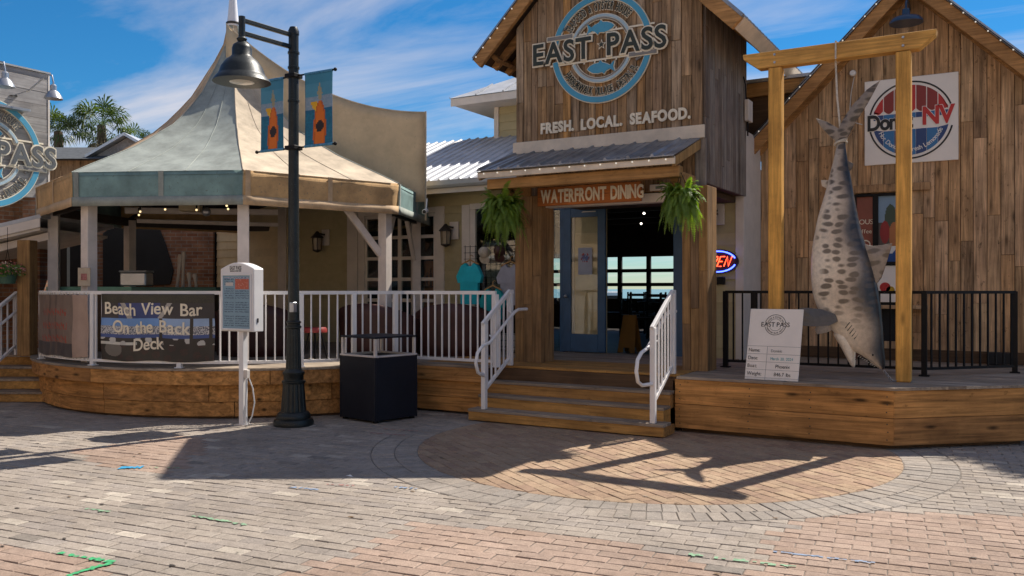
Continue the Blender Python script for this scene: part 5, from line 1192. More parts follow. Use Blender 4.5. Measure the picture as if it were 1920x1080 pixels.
# ---------------------------------------------------------------- gallows with the hanging shark
GY = -.22
ga = thing('gallows', 'yellow timber gallows of two posts and a beam on the stage deck', 'timber frame')
for x in (3.59, 4.945): MB().box(x-.075, x+.075, GY-.075, GY+.075, .637, 4.195).build('post', 'gallows_wood_z', ga, bevel=.012)
for x in (3.59, 4.945):
    for z in (4.25, 4.34): MB().lathe([(.001, .012), (.014, .012), (.016, 0)], (x, GY-.075, z), 6, Matrix.Rotation(R(90), 4, 'X')).build('bolt', 'galv', ga)
MB().prism([(3.22, 4.385), (5.27, 4.385), (5.26, 4.33), (5.10, 4.20), (3.40, 4.20), (3.23, 4.33)], 'y', GY-.075, GY+.075).build('beam', 'gallows_wood_x', ga, bevel=.006)
rpth = thing('hanging_rope', 'pale rope tied round the shark tail and over the gallows beam', 'rope')
MB().tube([(4.245, GY, 4.2), (4.26, GY, 3.8), (4.30, GY, 3.36)], .011, 8).build('line', 'rope', rpth, smooth=True)
MB().tube([(4.26+.045*math.cos(a), GY+.10*math.sin(a) if 0 else GY-.10*math.sin(a), 4.29+.10*math.cos(a)*0+(.10 if math.sin(a*1) > 2 else 0)) for a in (0,)]+[(4.26, GY-.085, 4.2), (4.26, GY-.085, 4.395), (4.26, GY+.085, 4.395), (4.26, GY+.085, 4.2)], .011, 6).build('beam_loop', 'rope', rpth)
MB().tube([(4.30+.062*math.cos(a), GY+.05*math.sin(a), 3.29+.02*math.cos(a)) for a in [k*math.pi/8 for k in range(17)]], .010, 6).tube([(4.30+.066*math.cos(a), GY+.05*math.sin(a), 3.265+.02*math.cos(a+1)) for a in [k*math.pi/8 for k in range(17)]], .010, 6).build('knot', 'rope', rpth, smooth=True)
sh = thing('shark', 'spotted grey tiger shark hung head down from the gallows, jaws open', 'shark')
# rings: z, belly x, back x, half thickness
RG = [(3.36, 4.275, 4.335, .026), (3.30, 4.272, 4.342, .030), (3.20, 4.245, 4.355, .042), (3.08, 4.222, 4.37, .056), (2.92, 4.18, 4.40, .085), (2.78, 4.15, 4.425, .108), (2.62, 4.105, 4.45, .135), (2.46, 4.055, 4.48, .160), (2.30, 4.025, 4.51, .176), (2.14, 3.995, 4.56, .20), (1.98, 3.98, 4.61, .216), (1.82, 3.978, 4.655, .226), (1.66, 3.985, 4.69, .228), (1.52, 4.01, 4.712, .222), (1.40, 4.055, 4.725, .21), (1.28, 4.125, 4.735, .192), (1.17, 4.20, 4.742, .172), (1.06, 4.27, 4.748, .152), (.985, 4.33, 4.752, .136)]
NS = 24; mb = MB(); backs = []
def ring(z, a, b, th, n=NS, sk=0):
    out = []
    for i in range(n):
        t = 2*math.pi*i/n; cx_ = (a+b)/2; hx = (b-a)/2; c_, s_ = math.cos(t), math.sin(t)
        w = th*math.copysign(abs(s_)**.9, s_)
        out.append((cx_+hx*c_, GY+w, z-sk*(cx_+hx*c_-cx_)))
        backs.append(min(1, max(0, .5+.5*c_+.10*math.sin(z*9))))
    return out
def loft(rings):
    vs = [q for r_ in rings for q in r_]; n = len(rings[0]); m = len(rings)
    fs = [(j*n+i, j*n+(i+1) % n, (j+1)*n+(i+1) % n, (j+1)*n+i) for j in range(m-1) for i in range(n)]
    fs += [tuple(range(n)), tuple(range(m*n-1, (m-1)*n-1, -1))]; mb.add(vs, fs)
# upper jaw and snout continue the body; the lower jaw leaves the throat
snout = [(.945, 4.40, 4.757, .124), (.90, 4.50, 4.76, .108), (.85, 4.585, 4.76, .090), (.805, 4.64, 4.758, .070), (.775, 4.685, 4.752, .048), (.758, 4.712, 4.742, .02)]
loft([ring(z, a, b, th, NS, .14 if z < 1.1 else .1*max(0, (1.6-z))) for z, a, b, th in RG+snout])
jaw = [(1.16, 4.19, 4.44, .150), (1.07, 4.25, 4.46, .132), (.98, 4.305, 4.465, .118), (.90, 4.345, 4.462, .100), (.83, 4.38, 4.455, .076), (.785, 4.41, 4.45, .046), (.768, 4.425, 4.445, .018)]
k0 = len(backs); loft([ring(z, a, b, th, NS, .10) for z, a, b, th in jaw])
for i in range(k0, len(backs)): backs[i] = backs[i]*.12
KF = len(backs)
def fin(pts, y0, dy, bk, th=.02, flat=True):
    """pts: outline root first; thin wedge from root to tip"""
    n = len(pts); c = (sum(p[0] for p in pts)/n, sum(p[1] for p in pts)/n); vs = []
    for s in (-1, 1):
        for i, (x, z, w) in enumerate(pts): vs.append((x, y0+dy*w+s*th*(1-w)*.5+s*.003, z))
    cc = [(c[0], y0+dy*.4+s*th*.6, c[1]) for s in (-1, 1)]
    fs = []
    for i in range(n):
        j = (i+1) % n; fs += [(i, j, 2*n), (n+j, n+i, 2*n+1), (i, n+i, n+j, j)]
    mb.add(vs+cc, fs); backs.extend([bk]*(2*n+2))
fin([(4.29, 3.30, 0), (4.345, 3.28, 0), (4.385, 3.36, .2), (4.46, 3.50, .4), (4.58, 3.68, .7), (4.715, 3.93, 1), (4.575, 3.84, .8), (4.44, 3.70, .6), (4.35, 3.57, .4), (4.29, 3.46, .2), (4.262, 3.38, .1)], GY, 0, .60, .06)
fin([(4.345, 3.30, 0), (4.33, 3.40, 0), (4.27, 3.44, .2), (4.16, 3.52, .6), (4.03, 3.575, 1), (4.09, 3.47, .7), (4.18, 3.36, .4), (4.26, 3.28, 0)], GY, .0, .55, .05)
fin([(4.52, 2.14, 0), (4.58, 1.98, 0), (4.62, 1.80, 0), (4.66, 1.68, 0), (4.72, 1.76, .3), (4.765, 1.90, .6), (4.80, 2.02, .85), (4.835, 2.14, 1), (4.74, 2.12, .7), (4.64, 2.11, .4)], GY, 0, .74, .09)
fin([(4.355, 3.08, 0), (4.375, 2.94, 0), (4.41, 2.96, .4), (4.435, 3.03, 1)], GY, 0, .8, .03)
fin([(4.20, 2.86, 0), (4.17, 2.76, 0), (4.10, 2.80, .6), (4.09, 2.87, 1)], GY, -.02, .4, .03)
k0 = len(backs)
fin([(4.28, 1.36, 0), (4.30, 1.28, 0), (4.22, 1.235, .2), (4.08, 1.225, .5), (3.84, 1.245, 1), (3.90, 1.29, .9), (3.93, 1.345, .8), (3.935, 1.435, .85), (4.02, 1.43, .5), (4.14, 1.415, .2)], GY-.17, -.24, .86, .06)
fin([(4.20, 1.30, 0), (4.24, 1.20, 0), (4.12, 1.14, .3), (3.99, 1.11, .8), (3.95, 1.16, 1), (4.02, 1.25, .5)], GY+.12, .22, .05, .05)
NB = KF; bod = mb.build('body', 'shark_skin', sh, recalc=False)
bm = bmesh.new(); bm.from_mesh(bod.data); lay = bm.verts.layers.float.new('back')
for q, bq in zip(bm.verts, backs): q[lay] = bq
cl_e = bm.edges.layers.float.new('crease_edge'); bm.verts.index_update()
for e in bm.edges:
    if e.verts[0].index >= NB: e[cl_e] = .8
bmesh.ops.recalc_face_normals(bm, faces=bm.faces); bm.to_mesh(bod.data); bm.free()
bod.data.polygons.foreach_set('use_smooth', [True]*len(bod.data.polygons)); bod.data.set_sharp_from_angle(angle=R(60))
md = bod.modifiers.new('sub', 'SUBSURF'); md.levels = 1; md.render_levels = 1
MB().ball((4.645, GY-.098, .925), .018, 8).build('eye', 'eye_black', sh, smooth=True)
mb = MB()
for i in range(9):
    q = i/8; x, z = lerp(4.50, 4.66, q), lerp(.91, .80, q); mb.add([(x-.008, GY-.075+.04*q, z-.005), (x+.010, GY-.075+.04*q, z), (x, GY-.055+.04*q, z), (x-.014, GY-.068+.04*q, z-.017)], [(0, 1, 3), (1, 2, 3), (2, 0, 3)])
    x, z = lerp(4.458, 4.448, q), lerp(.94, .80, q); mb.add([(x-.004, GY-.085+.05*q, z-.008), (x-.004, GY-.085+.05*q, z+.010), (x-.002, GY-.065+.05*q, z), (x+.014, GY-.078+.05*q, z+.004)], [(0, 1, 3), (1, 2, 3), (2, 0, 3)])
tag(mb.build('teeth', 'shark_teeth', sh), kind='stuff')
MB().prism([(4.43, 1.0), (4.52, .96), (4.60, .87), (4.49, .90), (4.45, .84), (4.43, .90)], 'y', GY-.03, GY+.03).build('mouth_lining', 'oxblood', sh)
mb = MB()
for i in range(5):
    x, z = 4.42+i*.022, 1.27-i*.03; mb.tube([(x-.045, GY-.178+i*.006, z-.06), (x, GY-.186+i*.006, z), (x+.05, GY-.182+i*.007, z+.045)], .0045, 5)
mb.split('gill_slit', 'letter_dark', sh)
hc = thing('chain_hook', 'short chain with hook on the deck below the shark snout', 'chain')
first = None
for i in range(7):
    p = V(4.76+.012*i, GY-.03-.006*i, .735-.014*i)
    c = MB().tube([(.011*math.cos(a), 0, .018*math.sin(a)) for a in [k*math.pi/4 for k in range(9)]], .003, 5)
    if first is None: first = c.build('link', 'chain', hc, smooth=True); o = first
    else: o = dup(first, hc)
    o.location = p; o.rotation_euler = (0, R(-40), R(90*(i % 2)))
MB().tube([(4.845, GY-.07, .65), (4.87, GY-.08, .645), (4.885, GY-.09, .66)], .004, 5).build('hook', 'chain', hc, smooth=True)
# catch board leaning at the front of the stage
cb = thing('catch_board', 'white catch notice board with black crest and weights leaning on the gallows post', 'sign')
bo = V(3.38, -.80, .64); br_ = V(.59, -.03, 0).normalized(); bu = V(.02, .20, .80).normalized(); bnv = br_.cross(bu).normalized()
if bnv.y > 0: bnv = -bnv
W_, H_ = .585, .80
MB().frame([(0, 0), (W_, 0), (W_, H_), (0, H_)], bo, br_, bu, -bnv*.012).build('panel', 'sign_white', cb, bevel=.003)
mb = MB(); c = bo+br_*(W_*.5)+bu*(H_*.775)+bnv*.0008
arc_band(mb, c, br_, bu, bnv, .112, .117, 12, 168, 0, .002, 30); arc_band(mb, c, br_, bu, bnv, .112, .117, 192, 348, 0, .002, 30); arc_band(mb, c, br_, bu, bnv, .066, .069, 25, 155, 0, .002, 24); arc_band(mb, c, br_, bu, bnv, .066, .069, 205, 335, 0, .002, 24)
letters(mb, 'EAST PASS', c-bu*.022, br_, bu, bnv, .072, .95, .006, .002, gap=.06, sp=.2, align='c')
arc_letters(mb, 'SEAFOOD & OYSTER HOUSE', c, br_, bu, bnv, .080, .024, 90, .8, .0, .002, gap=.08); arc_letters(mb, 'HARBORWALK VILLAGE . DESTIN, FL', c, br_, bu, bnv, .100, .020, 270, .75, .0, .002, gap=.08, inside=True)
rows = (('Name:', None), ('Date:', None), ('Boat:', 'Phoenix'), ('Weight:', '846.7 lbs'), ('Species:', 'Tiger Shark'))
for i, (a, b) in enumerate(rows):
    zb = H_*.455-i*.088-.075
    letters(mb, a, bo+br_*.022+bu*(zb+.022)+bnv*.0008, br_, bu, bnv, .056, .9, .0, .002)
    if b: letters(mb, b, bo+br_*.41+bu*(zb+.022)+bnv*.0008, br_, bu, bnv, .056, .9, .0, .002, align='c')
    mb2 = MB().frame([(.0, 0), (W_, 0), (W_, .003), (0, .003)], bo+bu*(H_*.468-i*.088)+bnv*.0006, br_, bu, bnv*.001); mb2.build('ruled_line', 'print_grey', cb)
tag(mb.build('lettering', 'print_black', cb), kind='stuff')
MB().frame([(.225, 0), (.228, 0), (.228, H_*.468), (.225, H_*.468)], bo+bnv*.0006, br_, bu, bnv*.001).build('ruled_line', 'print_grey', cb)
mb = MB(); letters(mb, 'Dominic', bo+br_*.27+bu*(H_*.455-.075+.022)+bnv*.0008, br_, bu, bnv, .045, .85, .0, .002); tag(mb.build('handwriting', 'print_grey', cb), kind='stuff')
mb = MB(); letters(mb, 'March 20, 2024', bo+br_*.27+bu*(H_*.455-.088-.075+.022)+bnv*.0008, br_, bu, bnv, .045, .85, .0, .002); tag(mb.build('handwriting', 'print_teal', cb), kind='stuff')

# ---------------------------------------------------------------- lamp post and its banners
lp = thing('lamp_post', 'black cast iron lamp post with a bell shade on a bracket arm', 'lamp post')
lx, ly = -1.52, -2.76
def flutes(r0, r1, z0, z1, n=14):
    mb = MB(); N2 = n*4; vs = []; fs = []
    for z, rr in ((z0, r0), (z1, r1)):
        for i in range(N2): t = 2*math.pi*i/N2; q = rr*(1-.07*max(0, math.sin(t*n))); vs.append((lx+q*math.cos(t), ly+q*math.sin(t), z))
    fs = [(i, (i+1) % N2, N2+(i+1) % N2, N2+i) for i in range(N2)]; return mb.add(vs, fs)
MB().lathe([(.001, 0), (.235, 0), (.24, .04), (.225, .075), (.20, .085), (.205, .12), (.185, .15), (.155, .17)], (lx, ly, 0), 32).build('foot', 'lamp_iron', lp, smooth=True)
flutes(.15, .125, .17, .50).build('fluted_base', 'lamp_iron', lp)
MB().lathe([(.13, .50), (.14, .515), (.14, .535), (.118, .545), (.118, .60), (.13, .615), (.13, .64), (.105, .66), (.092, .68)], (lx, ly, 0), 32).build('collar', 'lamp_iron', lp, smooth=True)
flutes(.092, .078, .68, 1.16).build('fluted_shaft', 'lamp_iron', lp)
MB().lathe([(.08, 1.16), (.092, 1.17), (.092, 1.19), (.078, 1.20), (.078, 1.22), (.088, 1.23), (.088, 1.245), (.07, 1.26), (.066, 1.7), (.062, 3.0), (.060, 4.70), (.066, 4.70), (.066, 4.74), (.045, 4.79), (.001, 4.80)], (lx, ly, 0), 28).build('pole', 'lamp_iron', lp, smooth=True)
for z in (3.9, 4.30, 4.48): MB().lathe([(.061, -.015), (.070, -.012), (.070, .012), (.061, .015)], (lx, ly, z), 24).build('band', 'lamp_iron', lp, smooth=True)
MB().obox(Matrix.Translation((lx+.05, ly-.06, 1.42)), .07, .06, .12).build('outlet_box', 'galv', lp, bevel=.006)
hx, hy = lx-.07, ly-.74
for z in (4.69, 4.545): MB().bar((lx, ly, z), (hx, hy+.02, z), .045, .05).build('arm', 'lamp_iron', lp, bevel=.006)
MB().tube([(hx, hy, 4.73), (hx, hy, 4.44)], .038, 12).build('arm_end', 'lamp_iron', lp, smooth=True)
MB().lathe([(.025, .52), (.055, .49), (.04, .46), (.06, .44), (.09, .42), (.105, .38), (.105, .30), (.125, .275), (.175, .235), (.225, .165), (.25, .09), (.262, .07), (.275, .06), (.305, .02), (.318, .0)], (hx, hy, 3.985), 36).build('shade', 'lamp_iron', lp, smooth=True, solid=.008)
MB().lathe([(.001, -.028), (.10, -.022), (.18, .0), (.215, .02), (.215, .035)], (hx, hy, 3.995), 32).build('lens', 'lens_glass', lp, smooth=True); MB().lathe([(.215, .0), (.30, .008), (.30, .02), (.215, .03)], (hx, hy, 3.99), 32).build('lens_rim', 'lamp_iron', lp, smooth=True)
for z, a, b in ((4.20, -2.14, -.86), (3.335, -2.14, -.86)):
    MB().tube([(a, ly, z), (b, ly, z)], .011, 8).ball((a, ly, z), .022, 8).ball((b, ly, z), .022, 8).build('banner_rod', 'black_metal', lp, smooth=True); MB().obox(Matrix.Translation((lx, ly, z)), .16, .15, .05).build('clamp', 'black_metal', lp, bevel=.006)
def kayak(u, v):
    x = (u-.52); 
    if v < .62:
        hw = .24*math.sqrt(max(0, 1-((v-.22)/.40)**2)) if v > -.2 else .2
        if abs(x) < hw:
            if (x/.15)**2+((v-.26)/.085)**2 < 1: return (.03, .018, .014)
            if abs(x) > hw-.06: return (.55, .11, .01)
            return (.72, .17, .01)
        if -.34 < x-.0 < -.02 and abs(v-.46+x*.55-.0) < .075: return (.78, .42, .02)
    if v > .86: return (.06, .25, .36)
    if v > .50:
        k = rp.random(); 
        if abs(x) < .10*(1-abs(v-.72)/.16): return (.36, .32, .20)
        return (.20+.08*k, .30+.05*k, .40+.03*k) if v < .68 else (.08, .28, .40)
    if v > .46: return (.01, .12, .24)
    k = rp.random(); return (.012, .12+.05*k, .22+.06*k)
for x0, x1, lab in ((-2.07, -1.685, 'blue printed kayak banner on the lamp post, on the side of the lamp head'), (-1.335, -.90, 'blue printed kayak banner on the lamp post, on the side of the tower')):
    b = thing('pole_banner', lab, 'banner', group='kayak banners on the lamp post')
    MB().grid(lambda u, v: V(lerp(x0, x1, u)+.02*math.sin(v*3.2)*(u-.3), ly+.022*math.sin(v*math.pi)*math.sin(u*4+.5), lerp(3.345, 4.19, v)), 22, 44, kayak).build('printed_cloth', 'print', b, smooth=True, solid=.004)
    MB().tube([(x0, ly, 4.20), (x1, ly, 4.20)], .017, 8).tube([(x0, ly, 3.338), (x1, ly, 3.338)], .017, 8).split('sleeve', 'spray_blue', b, smooth=True)
# ---------------------------------------------------------------- menu board on its post
mbd = thing('menu_board', 'white menu display case on a slim white post beside the lamp post', 'menu board')
MX0, MX1, MY = -2.345, -1.775, -3.15
arcp = [(MX0, 1.13), (MX1, 1.13), (MX1, 1.88)]+[(lerp(MX1, MX0, i/10), 1.88+.075*math.sin(math.pi*i/10)) for i in range(1, 10)]+[(MX0, 1.88)]
MB().prism(arcp, 'y', MY, MY+.155).build('case', 'white_rail', mbd, bevel=.008)
def menu_pic(u, v):
    k = rp.random(); r_ = int(v*46)
    if .03 < v < .97 and .04 < u < .96:
        if u > .45 and .74 < v < .93: return (.52, .13, .08) if k > .12 else (.6, .3, .22)
        if .1 < u < .38 and .80 < v < .87: return (.6, .55, .5)
        if v > .945: return (.12, .2, .32) if k > .5 else (.5, .45, .5)
        if (.06 < u < .40 or .46 < u < .95) and r_ % 2 == 0 and k > .25 and (r_ % 12 != 0): return (.10, .16, .22)
    return (.24, .36, .44)
MB().grid(lambda u, v: V(lerp(MX0+.05, MX1-.055, u), MY-.004, lerp(1.165, 1.80, v)), 40, 92, menu_pic).build('menu_sheet', 'print', mbd, solid=.002)
for a, b, z0, z1 in ((MX0+.03, MX0+.05, 1.145, 1.82), (MX1-.055, MX1-.035, 1.145, 1.82), (MX0+.05, MX1-.055, 1.145, 1.165), (MX0+.05, MX1-.055, 1.80, 1.82)): box('door_frame', 'white_rail', mbd, a, b, MY-.014, MY-.001, z0, z1, .002)
mb = MB(); letters(mb, 'EAST PASS', V((MX0+MX1)/2-.02, MY-.001, 1.868), X1, Z1, N_, .066, .62, .006, .002, gap=.08, sp=.22, align='c'); letters(mb, 'SEAFOOD & OYSTER HOUSE', V((MX0+MX1)/2-.02, MY-.001, 1.846), X1, Z1, N_, .022, .66, .0, .002, gap=.08, align='c'); tag(mb.build('lettering', 'print_black', mbd), kind='stuff')
MB().obox(Matrix.Translation((-2.04, MY+.08, .565)), .075, .075, 1.13).build('post', 'white_rail', mbd, bevel=.005); MB().obox(Matrix.Translation((-1.97, MY+.07, .62)), .06, .05, .10).build('junction_box', 'trim', mbd, bevel=.004)
box('lock', 'black_metal', mbd, MX1, MX1+.006, MY+.05, MY+.07, 1.24, 1.29); MB().obox(Matrix.Translation((-2.04, MY+.08, .006)), .15, .15, .012).build('foot_plate', 'trim', mbd)
cd = thing('power_cord', 'white cord looping from the menu board box to the ground', 'cord')
MB().tube([(-1.96, MY+.09, .58), (-1.90, MY+.10, .45), (-1.87, MY+.10, .28), (-1.89, MY+.08, .12), (-1.93, MY+.05, .02)], .008, 6).tube([(-1.96, MY+.06, .56), (-1.95, MY+.04, .35), (-1.93, MY+.02, .15), (-1.90, MY, .02)], .013, 6).build('cord_line', 'conduit', cd, smooth=True)
# ---------------------------------------------------------------- litter bin
lbn = thing('litter_bin', 'square navy litter bin with a flat raised lid on four pale posts', 'bin')
M0 = Matrix.Translation((-.98, -1.82, 0)) @ Matrix.Rotation(R(-11), 4, 'Z'); S = .345
for i in range(4):
    Mi = M0 @ Matrix.Rotation(R(90*i), 4, 'Z'); MB().obox(Mi @ Matrix.Translation((0, -S+.012, .415)), 2*S-.052, .024, .77).build('side_panel', 'navy_bin', lbn, bevel=.004)
    MB().obox(Mi @ Matrix.Translation((S-.012, S-.012, .415)), .026, .026, .78).build('corner_post', 'navy_bin', lbn, bevel=.003)
    MB().obox(Mi @ Matrix.Translation((0, -S+.035, .812)), 2*S+.0, .075, .022).build('rim', 'bin_trim', lbn, bevel=.004) if i % 2 == 0 else MB().obox(Mi @ Matrix.Translation((0, -S+.035, .812)), 2*S-.152, .075, .022).build('rim', 'bin_trim', lbn, bevel=.004)
    MB().obox(Mi @ Matrix.Translation((S-.03, S-.03, .925)), .035, .035, .21).build('lid_post', 'bin_trim', lbn, bevel=.003); MB().obox(Mi @ Matrix.Translation((S-.05, S-.05, .014)), .05, .05, .028).build('foot', 'black_metal', lbn)
MB().obox(M0 @ Matrix.Translation((0, 0, 1.042)), 2*S, 2*S, .022).build('lid', 'navy_bin', lbn, bevel=.005); MB().obox(M0 @ Matrix.Translation((0, 0, .55)), 2*S-.08, 2*S-.08, .5).build('liner', 'black_cloth', lbn)
# ---------------------------------------------------------------- hanging ferns
def fern(c, rad, n, label, seed):
    t = thing('hanging_fern', label, 'plant'); q = random.Random(seed); c = Vector(c)
    MB().lathe([(.001, -.12), (.09, -.12), (.13, -.0), (.135, .03), (.12, .03), (.001, .02)], c, 18).build('pot', 'basket_green', t, smooth=True)
    mb = MB()
    for i in range(3): a = R(120*i); mb.tube([c+V(.13*math.cos(a), .13*math.sin(a), .02), c+V(0, 0, .32)], .004, 4)
    mb.build('hanger', 'black_metal', t); mb = MB()
    for i in range(n):
        az = q.uniform(0, 2*math.pi); L = rad*q.uniform(.55, 1.2); lift = q.uniform(-.1, 1.25); d = V(math.cos(az), math.sin(az), 0); pts = []
        drop = q.uniform(.55, 1.35); tw = q.uniform(-.3, .3); sdv = V(-d.y, d.x, 0)
        for k in range(11):
            s = k/10; pts.append(c+d*(.04+L*(s*.95-.34*s*s*drop))+sdv*(tw*L*s*s)+V(0, 0, .03+L*(lift*s*1.35-1.25*drop*s*s-.08*s)))
        for k in range(10):
            a, b = pts[k], pts[k+1]; dd = (b-a).normalized(); sd = dd.cross(V(0, 0, 1)); sd = sd.normalized() if sd.length > .01 else V(1, 0, 0); up = sd.cross(dd)
            mb.add([a-sd*.0015, a+sd*.0015, b+sd*.0015, b-sd*.0015], [(0, 1, 2, 3)])
            for m in range(4):
                p = a+(b-a)*(m/4); s = (k+m/4)/10; wl = .047*rad/.36*math.sin(math.pi*min(1, .14+s*.86))**.6*q.uniform(.75, 1.2); ww = .0068
                for e in (-1, 1):
                    tip = p+sd*e*wl+dd*wl*.45-up*wl*q.uniform(.1, .5); mid = (p+tip)*.5+dd*.004; mb.add([p-dd*ww*.4, mid-dd*ww*.6, tip, mid+dd*ww*.8, p+dd*ww*.6], [(0, 1, 2, 3, 4)])
    mb.build('fronds', 'fern_leaf', t, recalc=False); return t
fern((.27, -.84, 2.63), .36, 240, 'bushy green fern hanging at the left porch post', 1); fern((2.66, -.84, 2.66), .29, 220, 'bushy green fern hanging at the right porch post', 2)
# ---------------------------------------------------------------- wall lanterns, neon, shirts
def sconce(x, z, label):
    t = thing('wall_lantern', label, 'lantern', group='bronze wall lanterns'); y = WY-.03
    box('back_plate', 'trim', t, x-.02, x+.16, y-.03, y, z-.02, z+.28, .004)
    MB().bar((x+.06, y-.03, z+.18), (x, y-.16, z+.20), .03, .03).build('arm', 'bronze', t); MB().lathe([(.02, .24), (.05, .20), (.115, .13), (.12, .115), (.09, .11)], (x, y-.17, z), 8).build('roof', 'bronze', t)
    MB().lathe([(.06, -.12), (.075, -.11), (.085, .11), (.06, .11)], (x, y-.17, z), 8).build('glass_body', 'amber_glass', t)
    for i in range(4): a = R(45+90*i); MB().tube([(x+.075*math.cos(a), y-.17+.075*math.sin(a), z-.12), (x+.09*math.cos(a), y-.17+.09*math.sin(a), z+.12)], .007, 5).build('cage_bar', 'bronze', t)
    MB().lathe([(.001, -.16), (.05, -.14), (.085, -.12), (.085, -.105), (.001, -.10)], (x, y-.17, z), 8).build('base', 'bronze', t)
sconce(-2.36, 2.50, 'bronze wall lantern between the roll-up door and the shop window'); sconce(-5.27, 2.47, 'bronze wall lantern on siding left of the roll-up door'); sconce(2.22, 2.58, 'bronze wall lantern above the neon sign')
ne = thing('neon_sign', 'lit oval neon open sign on the siding right of the porch', 'sign'); nc = V(2.29, WY-.06, 2.03)
MB().frame([(.30*math.cos(k*math.pi/16), .175*math.sin(k*math.pi/16)) for k in range(32)], nc, X1, Z1, V(0, .025, 0)).build('panel', 'black_cloth', ne)
MB().tube([nc+V(.265*math.cos(R(a)), -.015, .148*math.sin(R(a))) for a in range(18, 163, 6)], .010, 6).tube([nc+V(.265*math.cos(R(a)), -.015, .148*math.sin(R(a))) for a in range(198, 343, 6)], .010, 6).split('blue_tube', 'neon_blue', ne, smooth=True)
mb = MB(); zq = -.02
def stroke(pts): mb.tube([nc+V(x, zq, z) for x, z in pts], .0075, 6)
sl = .03
stroke([(-.16+.055*math.cos(R(a))+sl*math.sin(R(a)), .07*math.sin(R(a))) for a in range(0, 361, 20)])
stroke([(-.085-sl*.9, -.07), (-.085+sl*.9, .07), (-.02+sl*.9, .07), (-.005+sl*.4, .04), (-.02+sl*.1, .005), (-.085+sl*.1, .005)])
stroke([(.085+sl*.9, .07), (.02+sl*.9, .07), (.02-sl*.9, -.07), (.085-sl*.9, -.07)]); stroke([(.02, .0), (.075, .0)])
stroke([(.12-sl*.9, -.07), (.12+sl*.9, .07), (.185-sl*.9, -.07), (.185+sl*.9, .07)]); mb.split('red_tube', 'neon_red', ne, smooth=True)
box('transformer', 'black_metal', ne, 2.20, 2.39, WY-.08, WY-.03, 1.70, 1.81, .005)
rkk = thing('grid_rack', 'black wire grid rack of merchandise beside the left porch post', 'rack'); mb = MB(); ry = 1.32
for i in range(12): x = -1.74+i*.098; mb.bar((x, ry, .66), (x, ry, 2.34), .007, .007)
for i in range(17): z = .72+i*.1; mb.bar((-1.76, ry-.008, z), (-.64, ry-.008, z), .007, .007)
tag(mb.build('wire_grid', 'black_metal', rkk), kind='stuff')
for x in (-1.72, -.70): MB().bar((x, ry-.22, .65), (x, ry+.22, .65), .03, .02).build('foot', 'black_metal', rkk)
def shirt(cx, zt, W, H, mat, label, y=1.22):
    t = thing('tee_shirt', label, 'shirt', group='shirts hung on the merchandise rack'); h = W/2
    out = [(-h*.32, 0), (-h*.70, -.045), (-h*1.06, -.20*H/.62), (-h*.92, -.30*H/.62), (-h*.74, -.235*H/.62), (-h*.70, -H), (h*.70, -H), (h*.74, -.235*H/.62), (h*.92, -.30*H/.62), (h*1.06, -.20*H/.62), (h*.70, -.045), (h*.32, 0), (h*.16, -.05), (-h*.16, -.05)]
    n = len(out); mbq = MB(); vs = [(cx+x, y-.035+.012*math.sin(x*31+z*7), zt+z) for x, z in out]+[(cx+x, y+.03, zt+z) for x, z in out]
    cq = (cx, y-.075, zt-H*.45); cq2 = (cx, y+.045, zt-H*.45)
    fs = [(i, (i+1) % n, 2*n) for i in range(n)]+[(n+(i+1) % n, n+i, 2*n+1) for i in range(n)]+[(i, n+i, n+(i+1) % n, (i+1) % n) for i in range(n)]
    mbq.add(vs+[cq, cq2], fs).build('cloth', mat, t, smooth=True)
    MB().tube([(cx-W*.36, y, zt-.02), (cx, y, zt+.05), (cx+W*.36, y, zt-.02)], .012, 6).tube([(cx, y, zt+.05), (cx, y, zt+.11), (cx+.03, y, zt+.13), (cx+.03, y+.04, zt+.11)], .006, 5).build('hanger', 'hanger_wood', t, smooth=True)
shirt(-1.58, 2.05, .46, .66, 'turquoise_cloth', 'bright turquoise shirt on a hanger at the left of the rack'); shirt(-1.10, 1.64, .44, .62, 'teal_cloth', 'dark teal shirt hanging low in the middle of the rack', 1.14); shirt(-.84, 2.02, .44, .64, 'grey_cloth', 'grey blue shirt on a hanger next to the porch post', 1.24)
for x, z, mt, lab in ((-1.30, 2.20, 'cap_pale', 'pale mottled cap hung on the rack above the shirts'), (-1.02, 2.22, 'oxblood', 'dark red cap hung on the rack next to the pale cap')):
    t = thing('cap', lab, 'cap'); MB().lathe([(.09, 0), (.095, .04), (.075, .10), (.03, .13), (.001, .135)], (x, 1.24, z), 14, Matrix.Rotation(R(70), 4, 'X')).build('crown', mt, t, smooth=True)
    MB().frame([(.09*math.cos(R(a)), -.11+.07*math.sin(R(a))*1.0) for a in range(180, 361, 15)]+[(.085, -.06), (-.085, -.06)], V(x, 1.16, z), X1, V(0, -.4, .9).normalized(), V(0, .008, 0)).build('brim', mt, t)
# poster on the door, wet floor sign, tables and chairs in the room
t = thing('door_poster', 'grey blue paper notice taped on the blue door pane', 'poster')
MB().grid(lambda u, v: V(.065+.24*u, WY-.062, 1.86+.42*v), 16, 24, lambda u, v: (.10, .14, .30) if ((u-.5)**2+((v-.62)*1.6)**2 < .05 and rp.random() > .4) else (.34, .06, .05) if ((u-.5)**2+((v-.62)*1.6)**2 < .09 and rp.random() > .5) else (.34, .37, .46)).build('sheet', 'print', t, solid=.002)
t = thing('wet_floor_sign', 'folding yellow wet floor sign inside the open doorway', 'sign')
for s in (-1, 1): MB().frame([(-.15, 0), (-.05, 0), (-.05, .08), (.05, .08), (.05, 0), (.15, 0), (.11, .62), (-.11, .62)], V(.62, 2.55+s*.16, .615), X1, V(0, -s*.25, 1).normalized(), V(0, .012, 0)).build('leaf', 'yellow_plastic', t, bevel=.003)
